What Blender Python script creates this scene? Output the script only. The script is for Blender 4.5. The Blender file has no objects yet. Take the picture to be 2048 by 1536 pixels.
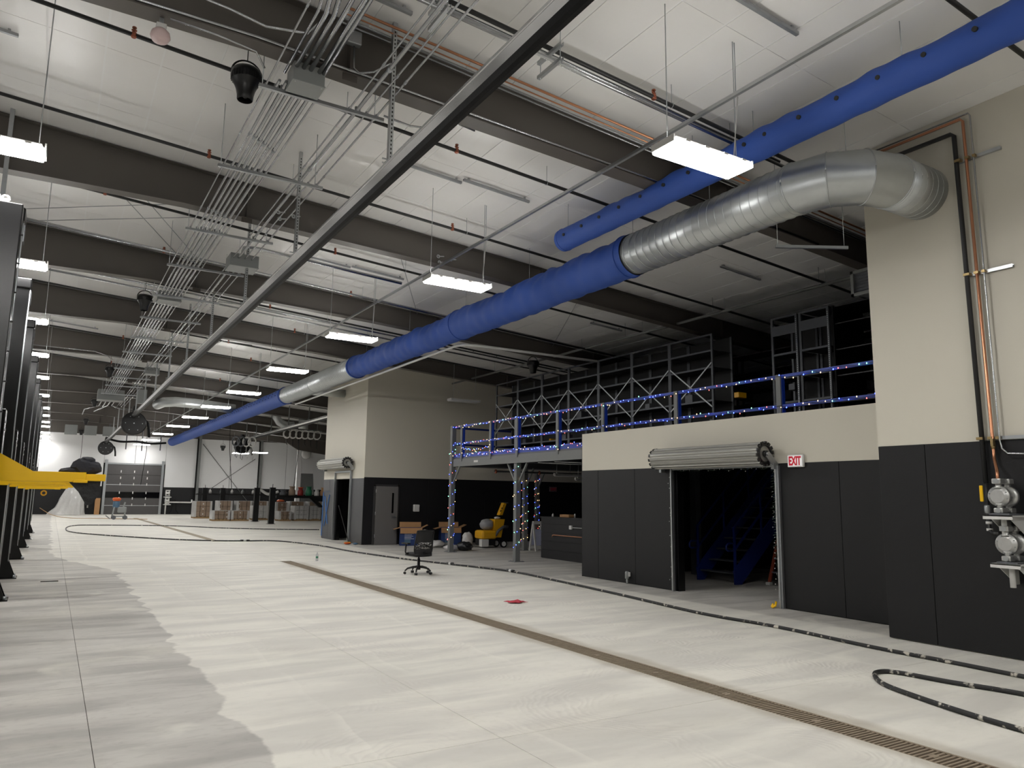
import bpy, bmesh, math, random
from mathutils import Vector, Matrix
random.seed(7)
SC = bpy.context.scene
COL = SC.collection
PI = math.pi

# ------------------------------------------------------------------ camera
EYE = Vector((0, 0, 1.76))
yaw, pitch, roll = math.radians(31.256), math.radians(8.585), math.radians(0.774)
cy, sy, cp, sp = math.cos(yaw), math.sin(yaw), math.cos(pitch), math.sin(pitch)
fwd = Vector((sy * cp, cy * cp, sp)); rgt = Vector((cy, -sy, 0)); upv = rgt.cross(fwd)
r2 = math.cos(roll) * rgt + math.sin(roll) * upv
u2 = -math.sin(roll) * rgt + math.cos(roll) * upv
cam = bpy.data.cameras.new('camera')
cam.sensor_width = 36.0
cam.lens = 1497.0 / 2048.0 * 36.0
cam.clip_start, cam.clip_end = 0.05, 300
camo = bpy.data.objects.new('camera', cam); COL.objects.link(camo)
camo.matrix_world = Matrix(((r2.x, u2.x, -fwd.x, EYE.x), (r2.y, u2.y, -fwd.y, EYE.y),
                            (r2.z, u2.z, -fwd.z, EYE.z), (0, 0, 0, 1)))
SC.camera = camo

# ------------------------------------------------------------------ world, lamps, exposure
w = bpy.data.worlds.new('world'); SC.world = w; w.use_nodes = True
w.node_tree.nodes['Background'].inputs[0].default_value = (0.01, 0.011, 0.014, 1)
w.node_tree.nodes['Background'].inputs[1].default_value = 1.0
LAMP = 71.0            # radiance of the high-bay lenses, the only real light in the hall
LAMP_FAR = 71.0
SC.view_settings.view_transform = 'Standard'
SC.view_settings.look = 'None'
SC.view_settings.gamma = 1
SC.view_settings.use_curve_mapping = False
SC.view_settings.exposure = 0.0
cyc = SC.cycles
cyc.max_bounces = 5; cyc.diffuse_bounces = 3; cyc.glossy_bounces = 3
cyc.transmission_bounces = 4; cyc.transparent_max_bounces = 6
cyc.sample_clamp_indirect = 6.0
cyc.caustics_reflective = False; cyc.caustics_refractive = False
cyc.use_denoising = True
cyc.use_adaptive_sampling = True; cyc.adaptive_threshold = .02

# ------------------------------------------------------------------ materials
def lin(r, g, b):
    f = lambda c: (c / 255 / 12.92) if c <= 10 else ((c / 255 + .055) / 1.055) ** 2.4
    return (f(r), f(g), f(b), 1)

MATS = {}
def mat(name, rgb, rough=.5, metal=0., var=.08, scale=6., bump=0., bscale=40., spec=.5, stretch=(1, 1, 1)):
    m = bpy.data.materials.new(name); m.use_nodes = True
    nt = m.node_tree; b = nt.nodes['Principled BSDF']
    c = lin(*rgb)
    b.inputs['Roughness'].default_value = rough
    b.inputs['Metallic'].default_value = metal
    b.inputs['Specular IOR Level'].default_value = spec
    geo = nt.nodes.new('ShaderNodeNewGeometry')
    mp = nt.nodes.new('ShaderNodeMapping'); mp.inputs['Scale'].default_value = stretch
    nt.links.new(geo.outputs['Position'], mp.inputs[0])
    n = nt.nodes.new('ShaderNodeTexNoise'); n.inputs['Scale'].default_value = scale
    n.inputs['Detail'].default_value = 4
    nt.links.new(mp.outputs[0], n.inputs['Vector'])
    mix = nt.nodes.new('ShaderNodeMix'); mix.data_type = 'RGBA'
    mix.inputs[6].default_value = tuple(x * (1 - var) for x in c[:3]) + (1,)
    mix.inputs[7].default_value = tuple(min(1, x * (1 + var)) for x in c[:3]) + (1,)
    nt.links.new(n.outputs[0], mix.inputs[0])
    nt.links.new(mix.outputs[2], b.inputs['Base Color'])
    if bump:
        n2 = nt.nodes.new('ShaderNodeTexNoise'); n2.inputs['Scale'].default_value = bscale
        n2.inputs['Detail'].default_value = 3
        nt.links.new(mp.outputs[0], n2.inputs['Vector'])
        bp = nt.nodes.new('ShaderNodeBump'); bp.inputs['Strength'].default_value = bump
        bp.inputs['Distance'].default_value = .02
        nt.links.new(n2.outputs[0], bp.inputs['Height'])
        nt.links.new(bp.outputs[0], b.inputs['Normal'])
    MATS[name] = m
    return m

def emit(name, rgb, strength):
    m = bpy.data.materials.new(name); m.use_nodes = True
    b = m.node_tree.nodes['Principled BSDF']
    b.inputs['Base Color'].default_value = (.8, .8, .8, 1)
    b.inputs['Emission Color'].default_value = rgb + (1,)
    b.inputs['Emission Strength'].default_value = strength
    MATS[name] = m
    return m

TAN = mat('tan_wall_paint', (206, 201, 187), .55, var=.015, scale=1.5, bump=.05, bscale=90)
BLK = mat('black_wall_panel', (23, 23, 25), .5, var=.12, scale=3, bump=.12, bscale=120, spec=.36)
WHITE = mat('white_wall_liner', (226, 226, 226), .38, var=.03, scale=1.2, bump=.05, bscale=2)
CEIL = mat('white_roof_liner', (243, 242, 240), .3, var=.03, scale=1.1, bump=.8, bscale=1.6, stretch=(.5, 1.3, 1))
SEAM = mat('roof_seam_tape', (246, 246, 245), .5, var=.01)
BEAM = mat('brown_grey_steel', (84, 79, 74), .5, var=.05, scale=2, bump=.02)
GALV = mat('galvanised_steel', (190, 193, 195), .32, 1., var=.1, scale=9, bump=.03, bscale=25)
GALVD = mat('dull_galvanised', (165, 168, 170), .45, .9, var=.12, scale=12)
EMT = mat('conduit_steel', (176, 178, 180), .26, 1., var=.08, scale=14)
SPIRAL = mat('spiral_duct_steel', (192, 196, 197), .36, .85, var=.1, scale=5, bump=.03, bscale=14)
BLACKP = mat('black_pipe', (28, 28, 29), .5, var=.1)
RUBBER = mat('black_rubber', (11, 11, 13), .5, var=.1, bump=.1, bscale=60, spec=.22)
GLOSSB = mat('glossy_black_steel', (9, 9, 10), .25, var=.15, scale=20, bump=.05, bscale=130, spec=.42)
PLASB = mat('black_plastic', (17, 17, 18), .35, var=.1, spec=.5)
BLUEF = mat('blue_duct_fabric', (42, 78, 160), .7, var=.06, scale=3, bump=.45, bscale=3.5, stretch=(1.6, .55, 1.6))
BLUES = mat('blue_steel', (30, 62, 160), .4, var=.08)
BLUED = mat('dark_blue_steel', (18, 38, 108), .4, var=.08)
YEL = mat('yellow_paint', (250, 198, 8), .35, var=.04, scale=5)
YELD = mat('yellow_plastic', (226, 168, 22), .4, var=.06)
COPPER = mat('copper_pipe', (202, 144, 112), .32, 1., var=.12, scale=10)
ORANGE = mat('orange_paint', (214, 96, 42), .45, var=.08)
REDB = mat('red_bronze', (150, 84, 60), .4, .4, var=.1)
STEELG = mat('grey_steel_paint', (112, 114, 113), .45, var=.05)
DSTEEL = mat('dark_grey_steel', (92, 94, 98), .42, .3, var=.1)
DRACK = mat('rack_grey', (74, 76, 80), .4, .5, var=.1)
DOORG = mat('grey_door_paint', (112, 110, 108), .42, var=.03)
ALU = mat('aluminium_rail', (244, 245, 246), .16, .8, var=.06, scale=10)
ROLL = mat('grey_shutter_paint', (158, 157, 151), .36, .5, var=.05)
PLAST = mat('white_plastic', (214, 213, 210), .4, var=.03)
GREYBOX = mat('grey_box_paint', (140, 143, 142), .4, var=.05)
CARD = mat('cardboard', (176, 134, 92), .8, var=.08, scale=8)
CARDW = mat('pallet_carton', (146, 126, 108), .7, var=.14, scale=3)
BLUEBOX = mat('printed_blue_carton', (24, 54, 110), .6, var=.25, scale=8)
PRINT = mat('white_print', (200, 205, 212), .6)
WRAP = mat('clear_stretch_wrap', (198, 197, 195), .14, var=.1, scale=5, bump=.6, bscale=9)
BAGW = mat('white_bag', (214, 212, 210), .4, var=.05, bump=.5, bscale=14)
BAGG = mat('grey_bag', (150, 150, 152), .4, var=.08, bump=.5, bscale=14)
BAGB = mat('black_bag', (24, 25, 28), .3, var=.15, bump=.6, bscale=14)
CLOTH = mat('dark_slate_cloth', (46, 47, 54), .75, var=.15, scale=12, bump=.4, bscale=10)
TAPEB = mat('blue_tape', (92, 140, 206), .6)
REDRAG = mat('red_rag', (196, 70, 84), .8, var=.3, scale=30)
GRATE = mat('rusty_grate_iron', (146, 132, 114), .65, .1, var=.3, scale=12)
DARK = mat('drain_dark', (30, 26, 23), .9)
DARKW = mat('dark_paint_and_shade', (11, 11, 12), .7)  # near-black; also paints in the unlit depth of racks and openings
MESHB = mat('black_mesh_fabric', (26, 26, 27), .7, var=.2, scale=60)
ALUM = mat('cast_aluminium', (196, 196, 194), .38, .85, var=.1, scale=20)
BRASS = mat('brass', (168, 146, 104), .35, 1.)
REDL = mat('red_letter', (226, 30, 60), .5)
PINK = mat('pink_film', (214, 190, 188), .35, var=.08, bump=.4, bscale=20)
GREEN = mat('green_plastic', (40, 120, 86), .4)
REDP = mat('red_plastic', (150, 44, 40), .4)
TEAL = mat('blue_grey_plastic', (70, 100, 124), .4)
LCORD = mat('dark_green_cord', (24, 46, 30), .6)
GLASSD = mat('dark_glass', (10, 10, 12), .08, spec=.7)
WOOD = mat('pallet_wood', (170, 140, 100), .8, var=.2, scale=10)

LENS = emit('led_lens', (1.0, .985, .955), LAMP)
LENSW = emit('led_lens_far', (1.0, .985, .955), LAMP_FAR)
LOFF = mat('unlit_lens', (205, 206, 208), .4, var=.02)
B_BLUE = emit('bulb_blue', (.05, .1, 1.0), 12)
B_GREEN = emit('bulb_green', (.25, 1.0, .65), 7)
B_WARM = emit('bulb_warm', (1.0, .62, .3), 5)
B_RED = emit('bulb_red', (1.0, .12, .1), 5)
EXITL = emit('exit_lit_face', (1.0, .95, .94), .3)

def clear_plastic():
    m = bpy.data.materials.new('clear_plastic_sheet'); m.use_nodes = True
    nt = m.node_tree; b = nt.nodes['Principled BSDF']
    b.inputs['Base Color'].default_value = (.86, .87, .88, 1)
    b.inputs['Roughness'].default_value = .18
    b.inputs['Transmission Weight'].default_value = .35
    b.inputs['IOR'].default_value = 1.2
    n = nt.nodes.new('ShaderNodeTexNoise'); n.inputs['Scale'].default_value = 5
    bp = nt.nodes.new('ShaderNodeBump'); bp.inputs['Strength'].default_value = .5
    nt.links.new(n.outputs[0], bp.inputs['Height']); nt.links.new(bp.outputs[0], b.inputs['Normal'])
    return m
CLEAR = clear_plastic()

def floor_material():
    m = bpy.data.materials.new('dusty_ground_concrete'); m.use_nodes = True
    nt = m.node_tree; L = nt.links.new; N = nt.nodes.new
    b = nt.nodes['Principled BSDF']
    b.inputs['Roughness'].default_value = .62
    b.inputs['Specular IOR Level'].default_value = .32
    geo = N('ShaderNodeNewGeometry'); sep = N('ShaderNodeSeparateXYZ'); L(geo.outputs['Position'], sep.inputs[0])
    def noise(scale, stretch, detail=4, dist=0.):
        mp = N('ShaderNodeMapping'); mp.inputs['Scale'].default_value = stretch
        L(geo.outputs['Position'], mp.inputs[0])
        n = N('ShaderNodeTexNoise'); n.inputs['Scale'].default_value = scale
        n.inputs['Detail'].default_value = detail; n.inputs['Distortion'].default_value = dist
        L(mp.outputs[0], n.inputs['Vector']); return n.outputs[0]
    def math_(op, a, bb, clamp=False):
        n = N('ShaderNodeMath'); n.operation = op; n.use_clamp = clamp
        for i, v in enumerate((a, bb)):
            if isinstance(v, (int, float)): n.inputs[i].default_value = v
            else: L(v, n.inputs[i])
        return n.outputs[0]
    def ramp(v, a, c, lo=0., hi=1.):
        n = N('ShaderNodeMapRange'); n.interpolation_type = 'SMOOTHSTEP'
        L(v, n.inputs[0]); n.inputs[1].default_value = a; n.inputs[2].default_value = c
        n.inputs[3].default_value = lo; n.inputs[4].default_value = hi
        return n.outputs[0]
    def mixc(f, a, bb):
        n = N('ShaderNodeMix'); n.data_type = 'RGBA'
        L(f, n.inputs[0])
        for i, v in ((6, a), (7, bb)):
            if isinstance(v, tuple): n.inputs[i].default_value = v
            else: L(v, n.inputs[i])
        return n.outputs[2]
    X, Y = sep.outputs[0], sep.outputs[1]
    # swept dust: bare grey slab left of a wavering edge, along the right-hand wall and under the mezzanine
    edge_n = math_('MULTIPLY', math_('SUBTRACT', noise(1.3, (1, 1, 1), 5), .5), .62)
    xs = math_('ADD', X, edge_n)
    left_lim = ramp(Y, 18.5, 25.0, 1.40, .15)
    dleft = math_('SUBTRACT', xs, left_lim)
    mleft = ramp(dleft, -.025, .025)
    right_lim = ramp(Y, 13.5, 18.0, 9.72, 9.1)
    dright = math_('SUBTRACT', math_('SUBTRACT', right_lim, X), math_('MULTIPLY', edge_n, .25))
    mright = ramp(dright, -.05, .12)
    far = ramp(Y, 27.0, 31.0, 0., 1.)
    mright = math_('MAXIMUM', mright, far)
    dust = math_('MULTIPLY', mleft, mright)
    # colours
    streak = noise(1.0, (.55, 2.2, 1), 6, .6)
    cloud = noise(.6, (1, 1, 1), 6, .3)
    fine = noise(9, (1, 1.6, 1), 5, .4)
    cream = mixc(ramp(streak, .34, .66), lin(206, 203, 196), lin(226, 223, 214))
    cream = mixc(math_('MULTIPLY', ramp(fine, .5, .8), .3), cream, lin(198, 194, 184))
    grey = mixc(ramp(streak, .35, .65), lin(166, 163, 158), lin(194, 191, 185))
    grey = mixc(math_('MULTIPLY', ramp(cloud, .52, .7), .6), grey, lin(206, 202, 192))
    grey = mixc(math_('MULTIPLY', ramp(fine, .5, .75), .3), grey, lin(150, 146, 142))
    spill = math_('MULTIPLY', ramp(noise(.75, (1, 1.2, 1), 6, .9), .60, .70), .5)
    grey = mixc(spill, grey, lin(222, 219, 208))
    col = mixc(dust, grey, cream)
    # patches where the cream film is worn through, long towards the far end
    worn = math_('MULTIPLY', ramp(noise(.5, (.6, 1.3, 1), 6, 1.2), .54, .74), .35)
    col = mixc(math_('MULTIPLY', worn, dust), col, lin(188, 184, 174))
    fr = N('ShaderNodeMath'); fr.operation = 'FRACT'; L(math_('MULTIPLY', math_('ADD', X, math_('MULTIPLY', noise(.8, (1, 1, 1), 3), .35)), .87), fr.inputs[0])
    lap = math_('MULTIPLY', math_('MULTIPLY', ramp(fr.outputs[0], .90, .985), ramp(fr.outputs[0], .985, 1.0, 1., 0.)), math_('MULTIPLY', dust, ramp(cloud, .4, .6)))
    col = mixc(math_('MULTIPLY', lap, .28), col, lin(238, 235, 226))
    # drain surround: darker damp margin along the trench
    dd = math_('ABSOLUTE', math_('SUBTRACT', X, 5.5), 0)
    damp = math_('MULTIPLY', ramp(math_('ADD', dd, math_('MULTIPLY', edge_n, .45)), .18, .34, .5, 0.), ramp(Y, 19.5, 20.6, 1., 0.))
    col = mixc(damp, col, lin(160, 150, 132))
    # arcs left by the sweeping: rings round scattered centres
    vo = N('ShaderNodeTexVoronoi'); vo.voronoi_dimensions = '2D'; vo.inputs['Scale'].default_value = .62
    wob = math_('MULTIPLY', noise(1.5, (1, 1, 1), 3), .35)
    L(geo.outputs['Position'], vo.inputs['Vector'])
    arc = N('ShaderNodeMath'); arc.operation = 'SINE'; L(math_('MULTIPLY', math_('ADD', vo.outputs['Distance'], wob), 150.), arc.inputs[0])
    amask = math_('MULTIPLY', ramp(noise(.9, (1, 1, 1), 3, 1.), .46, .62), math_('ADD', math_('MULTIPLY', dust, .8), .2))
    arcs = math_('MULTIPLY', arc.outputs[0], amask)
    col = mixc(math_('MULTIPLY', ramp(arcs, 0., 1.), .16), col, lin(186, 182, 176))
    L(col, b.inputs['Base Color'])
    h = math_('ADD', math_('MULTIPLY', arcs, .3), math_('MULTIPLY', fine, .5))
    bp = N('ShaderNodeBump'); bp.inputs['Strength'].default_value = .3; bp.inputs['Distance'].default_value = .02
    L(h, bp.inputs['Height']); L(bp.outputs[0], b.inputs['Normal'])
    return m
FLOOR = floor_material()

# ------------------------------------------------------------------ geometry helpers
class MB:
    """Collects shapes in world coordinates and links them as one mesh object."""
    def __init__(s): s.v = []; s.f = []; s.sm = []
    def add(s, vs, fs, smooth=False):
        o = len(s.v); s.v += [tuple(v) for v in vs]
        s.f += [tuple(i + o for i in f) for f in fs]; s.sm += [smooth] * len(fs)
        return s
    def box(s, x0, x1, y0, y1, z0, z1):
        x0, x1 = min(x0, x1), max(x0, x1); y0, y1 = min(y0, y1), max(y0, y1); z0, z1 = min(z0, z1), max(z0, z1)
        vs = [(x, y, z) for z in (z0, z1) for y in (y0, y1) for x in (x0, x1)]
        return s.add(vs, [(0, 2, 3, 1), (4, 5, 7, 6), (0, 1, 5, 4), (1, 3, 7, 5), (3, 2, 6, 7), (2, 0, 4, 6)])
    def cbox(s, c, sz, rot=None):
        hx, hy, hz = sz[0] / 2, sz[1] / 2, sz[2] / 2
        vs = [Vector((x, y, z)) for z in (-hz, hz) for y in (-hy, hy) for x in (-hx, hx)]
        if rot is not None: vs = [rot @ v for v in vs]
        vs = [v + Vector(c) for v in vs]
        return s.add(vs, [(0, 2, 3, 1), (4, 5, 7, 6), (0, 1, 5, 4), (1, 3, 7, 5), (3, 2, 6, 7), (2, 0, 4, 6)])
    def bevbox(s, x0, x1, y0, y1, z0, z1, b=.02):
        bm = bmesh.new(); bmesh.ops.create_cube(bm, size=1)
        for v in bm.verts:
            v.co = Vector((x0 + (v.co.x + .5) * (x1 - x0), y0 + (v.co.y + .5) * (y1 - y0), z0 + (v.co.z + .5) * (z1 - z0)))
        bmesh.ops.bevel(bm, geom=bm.edges[:], offset=b, segments=2, affect='EDGES', profile=.5)
        bm.verts.index_update()
        s.add([v.co for v in bm.verts], [[v.index for v in f.verts] for f in bm.faces]); bm.free(); return s
    def bar(s, a, b, w_, h_):
        """rectangular bar from a to b"""
        a, b = Vector(a), Vector(b); d = (b - a); ln = d.length; d.normalize()
        up = Vector((0, 0, 1)) if abs(d.z) < .95 else Vector((0, 1, 0))
        x = d.cross(up).normalized(); z = x.cross(d).normalized()
        vs = []
        for p in (a, b):
            for i, j in ((-1, -1), (1, -1), (1, 1), (-1, 1)):
                vs.append(p + x * (i * w_ / 2) + z * (j * h_ / 2))
        return s.add(vs, [(3, 2, 1, 0), (4, 5, 6, 7), (0, 1, 5, 4), (1, 2, 6, 5), (2, 3, 7, 6), (3, 0, 4, 7)])
    def channel(s, a, b, w_, h_, t=.004):
        """unistrut: U section, open side up"""
        a, b = Vector(a), Vector(b); d = (b - a).normalized()
        up = Vector((0, 0, 1)) if abs(d.z) < .95 else Vector((0, 1, 0))
        x = d.cross(up).normalized(); z = x.cross(d).normalized()
        pr = [(-w_ / 2, h_ / 2), (-w_ / 2, -h_ / 2), (w_ / 2, -h_ / 2), (w_ / 2, h_ / 2), (w_ / 2 - t, h_ / 2), (w_ / 2 - t, -h_ / 2 + t), (-w_ / 2 + t, -h_ / 2 + t), (-w_ / 2 + t, h_ / 2)]
        n = len(pr); vs = [p + x * i + z * j for p in (a, b) for i, j in pr]
        fs = [(i, (i + 1) % n, n + (i + 1) % n, n + i) for i in range(n)] + [tuple(range(n))[::-1], tuple(range(n, 2 * n))]
        return s.add(vs, fs)
    def tube(s, pts, r, seg=8, cap=True, radii=None, smooth=True):
        pts = [Vector(p) for p in pts]; n = len(pts); vs = []; prev = None
        for i, p in enumerate(pts):
            d = (pts[min(i + 1, n - 1)] - pts[max(i - 1, 0)]).normalized()
            if prev is None:
                up = Vector((0, 0, 1)) if abs(d.z) < .9 else Vector((0, 1, 0))
                x = d.cross(up).normalized()
            else:
                x = (prev - d * prev.dot(d)).normalized()
            prev = x; y = d.cross(x)
            rr = radii[i] if radii else r
            for k in range(seg):
                t = 2 * PI * k / seg
                vs.append(p + x * (rr * math.cos(t)) + y * (rr * math.sin(t)))
        fs = [(i * seg + k, i * seg + (k + 1) % seg, (i + 1) * seg + (k + 1) % seg, (i + 1) * seg + k) for i in range(n - 1) for k in range(seg)]
        s.add(vs, fs, smooth)
        if cap:
            o = len(s.v) - len(vs)
            s.f.append(tuple(o + k for k in range(seg))[::-1]); s.sm.append(False)
            s.f.append(tuple(o + (n - 1) * seg + k for k in range(seg))); s.sm.append(False)
        return s
    def cyl(s, a, b, r, seg=12, cap=True): return s.tube([a, b], r, seg, cap)
    def lathe(s, c, prof, seg=20, axis=(0, 0, 1), smooth=True, cap=True):
        """prof: (radius, height) pairs along axis from c"""
        d = Vector(axis).normalized(); up = Vector((0, 0, 1)) if abs(d.z) < .9 else Vector((0, 1, 0))
        x = d.cross(up).normalized(); y = d.cross(x); c = Vector(c); n = len(prof)
        vs = [c + d * h + x * (r * math.cos(2 * PI * k / seg)) + y * (r * math.sin(2 * PI * k / seg)) for r, h in prof for k in range(seg)]
        fs = [(i * seg + k, i * seg + (k + 1) % seg, (i + 1) * seg + (k + 1) % seg, (i + 1) * seg + k) for i in range(n - 1) for k in range(seg)]
        s.add(vs, fs, smooth)
        o = len(s.v) - len(vs)
        if cap:
            s.f.append(tuple(o + k for k in range(seg))[::-1]); s.sm.append(False)
            s.f.append(tuple(o + (n - 1) * seg + k for k in range(seg))); s.sm.append(False)
        return s
    def ring(s, c, R, r, axis=(0, 0, 1), seg=24, rs=6, a0=0., a1=2 * PI):
        d = Vector(axis).normalized(); up = Vector((0, 0, 1)) if abs(d.z) < .9 else Vector((0, 1, 0))
        x = d.cross(up).normalized(); y = d.cross(x); c = Vector(c)
        pts = [c + x * (R * math.cos(a0 + (a1 - a0) * k / seg)) + y * (R * math.sin(a0 + (a1 - a0) * k / seg)) for k in range(seg + 1)]
        return s.tube(pts, r, rs, cap=True)
    def prism(s, poly, ax, a, b):
        """poly in the plane normal to axis ax ('x','y','z'), extruded from a to b"""
        def P(u, v, t): return {'x': (t, u, v), 'y': (u, t, v), 'z': (u, v, t)}[ax]
        n = len(poly); vs = [P(u, v, t) for t in (a, b) for u, v in poly]
        fs = [(i, (i + 1) % n, n + (i + 1) % n, n + i) for i in range(n)] + [tuple(range(n))[::-1], tuple(range(n, 2 * n))]
        return s.add(vs, fs)
    def ico(s, c, r, sub=1, sq=(1, 1, 1), jit=0., flat=False):
        bm = bmesh.new(); bmesh.ops.create_icosphere(bm, subdivisions=sub, radius=r)
        bm.verts.index_update()
        vs = []
        for v in bm.verts:
            k = 1 + random.uniform(-jit, jit)
            vs.append((c[0] + v.co.x * sq[0] * k, c[1] + v.co.y * sq[1] * k, c[2] + v.co.z * sq[2] * k))
        s.add(vs, [[v.index for v in f.verts] for f in bm.faces], not flat); bm.free(); return s
    def octa(s, c, r):
        x, y, z = c
        return s.add([(x + r, y, z), (x - r, y, z), (x, y + r, z), (x, y - r, z), (x, y, z + r * 1.3), (x, y, z - r * 1.3)],
                     [(0, 2, 4), (2, 1, 4), (1, 3, 4), (3, 0, 4), (2, 0, 5), (1, 2, 5), (3, 1, 5), (0, 3, 5)])
    def mesh(s, name, off=(0, 0, 0)):
        me = bpy.data.meshes.new(name)
        me.from_pydata([(v[0] - off[0], v[1] - off[1], v[2] - off[2]) for v in s.v], [], s.f)
        me.polygons.foreach_set('use_smooth', s.sm)
        me.update(); return me
    def build(s, name, m, parent=None, recalc=True):
        off = root_loc(parent)
        me = s.mesh(name, off); me.materials.append(m)
        if recalc:
            bm = bmesh.new(); bm.from_mesh(me); bmesh.ops.recalc_face_normals(bm, faces=bm.faces[:]); bm.to_mesh(me); bm.free()
        o = bpy.data.objects.new(name, me); COL.objects.link(o)
        if parent is not None: o.parent = parent
        return o

def root_loc(p):
    while p is not None and p.parent is not None: p = p.parent
    return tuple(p.location) if p is not None else (0, 0, 0)

def tag(o, label, cat, group=None):
    o['label'] = label; o['category'] = cat
    if group: o['group'] = group
    return o
def thing(name, label, cat, loc=(0, 0, 0), group=None):
    o = bpy.data.objects.new(name, None); o.location = loc; o.empty_display_size = .1
    COL.objects.link(o); return tag(o, label, cat, group)
def solo(mb, name, m, label, cat, group=None):
    """a thing that is one mesh, its origin moved to its own base"""
    xs = [v[0] for v in mb.v]; ys = [v[1] for v in mb.v]; zs = [v[2] for v in mb.v]
    c = ((min(xs) + max(xs)) / 2, (min(ys) + max(ys)) / 2, min(zs))
    me = mb.mesh(name, c); me.materials.append(m)
    bm = bmesh.new(); bm.from_mesh(me); bmesh.ops.recalc_face_normals(bm, faces=bm.faces[:]); bm.to_mesh(me); bm.free()
    o = bpy.data.objects.new(name, me); o.location = c; COL.objects.link(o)
    return tag(o, label, cat, group)
def struct(name, mb, m, parent=None):
    o = mb.build(name, m, parent)
    if parent is None: o['kind'] = 'structure'
    return o
def stuff(o): o['kind'] = 'stuff'; return o
def kids(o): return [c for c in bpy.data.objects if c.parent == o]
def dup(root, loc, label, group=None, cat=None):
    r = root.copy(); COL.objects.link(r); r.location = loc; r['label'] = label
    if group: r['group'] = group
    if cat: r['category'] = cat
    for c0 in kids(root):
        c = c0.copy(); COL.objects.link(c); c.parent = r
        for g0 in kids(c0):
            g = g0.copy(); COL.objects.link(g); g.parent = c
    return r
def text_part(name, body, m, parent, origin, xdir, ydir, size, depth=.004, bold=0., sx=1.):
    cu = bpy.data.curves.new(name, 'FONT'); cu.body = body; cu.size = size; cu.extrude = depth; cu.offset = bold
    cu.align_x = 'CENTER'; cu.align_y = 'CENTER'
    t = bpy.data.objects.new('tmp', cu); COL.objects.link(t)
    dg = bpy.context.evaluated_depsgraph_get()
    me = bpy.data.meshes.new_from_object(t.evaluated_get(dg)); bpy.data.objects.remove(t)
    x = Vector(xdir).normalized(); y = Vector(ydir).normalized(); z = x.cross(y)
    off = Vector(root_loc(parent)); o3 = Vector(origin)
    for v in me.vertices: v.co = o3 + x * (v.co.x * sx) + y * v.co.y + z * v.co.z - off
    me.materials.clear(); me.materials.append(m); me.name = name
    o = bpy.data.objects.new(name, me); COL.objects.link(o); o.parent = parent
    return o
ORD = ['nearest', 'second nearest', 'third nearest', 'fourth', 'fifth', 'sixth', 'seventh', 'eighth', 'ninth', 'tenth', 'eleventh', 'twelfth', 'thirteenth', 'fourteenth', 'fifteenth']

def roofz(x): return 7.48 - .075 * x

# ================================================================== THE SETTING
# floor: slabs with open saw-cut joints over a dark bed; a slot for the trench drain
fl = struct('floor', MB().box(-8.2, 5.325, -14.2, 68.2, -.4, -.014).box(5.625, 22.2, -14.2, 68.2, -.4, -.014).box(5.325, 5.625, 20.55, 68.2, -.4, -.014).box(5.325, 5.625, -14.2, -2.0, -.4, -.014).box(5.325, 5.625, -2.0, 20.55, -.4, -.2), DARK)
xs = [-8, .4, 3.0, 5.325, 5.625, 9.0, 13.0, 22]
ys = [-14, -8, -4.5, -1.3, 1.9, 5.03, 8.13, 11.5, 15.4, 20.55]
J = .0025
for i in range(len(xs) - 1):
    if i == 3: continue
    for j in range(len(ys) - 1):
        y0 = ys[j]
        MB().box(xs[i] + (J if i not in (0, 4) else 0), xs[i + 1] - (J if i not in (2,) else 0), ys[j] + J, ys[j + 1] - J, -.014, 0).build('slab', FLOOR, fl)
MB().box(5.325, 5.625, -14, -2.0, -.014, 0).build('slab', FLOOR, fl)
for i, (a, b) in enumerate(((-8, .4), (.4, 5.32), (5.32, 9.0), (9.0, 22))):
    for c, d in ((20.55, 27.5), (27.5, 34.5), (34.5, 41.5), (41.5, 48.5), (48.5, 55.5), (55.5, 68)):
        MB().box(a + J, b - J, c + J, d - J, -.014, 0).build('slab', FLOOR, fl)

# ceiling: sloping liner made of sagging panels under a taped deck
ce = MB(); x0, x1, y0, y1 = -8.2, 22.2, -14.2, 68.2
ce.add([(x, y, roofz(x) + dz) for dz in (.0035, .2) for y in (y0, y1) for x in (x0, x1)],
       [(0, 1, 3, 2), (4, 6, 7, 5), (0, 4, 5, 1), (1, 5, 7, 3), (3, 7, 6, 2), (2, 6, 4, 0)])
ceiling = struct('ceiling', ce, SEAM)
PX, PY = .655, 1.69
def liner_panel(mb, x, y):
    n = 2; vs = []; g = .012
    for jj in range(4):
        for ii in range(3):
            u, v = ii / 2, jj / 3
            xx = x + g + (PX - 2 * g) * u; yy = y + .004 + (PY - .008) * v
            sag = .016 * math.sin(PI * v) * (.4 + .6 * math.sin(PI * u)) if 0 < v < 1 else (.004 if 0 < u < 1 else 0)
            vs.append((xx, yy, roofz(xx) - sag))
    vs += [(x + g, y + .004, roofz(x) + .003), (x + PX - g, y + .004, roofz(x + PX) + .003), (x + g, y + PY - .004, roofz(x) + .003), (x + PX - g, y + PY - .004, roofz(x + PX) + .003)]
    fs = [(j * 3 + i, (j + 1) * 3 + i, (j + 1) * 3 + i + 1, j * 3 + i + 1) for j in range(3) for i in range(2)]
    fs += [(0, 1, 2, 13, 12), (9, 14, 15, 11, 10), (0, 12, 14, 9, 6, 3), (2, 5, 8, 11, 15, 13), (12, 13, 15, 14)]
    mb.add(vs, fs)
rest = MB(); XA, YA = .1 - 4 * PX, 12.13 - 5 * PY
shared = None
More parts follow.
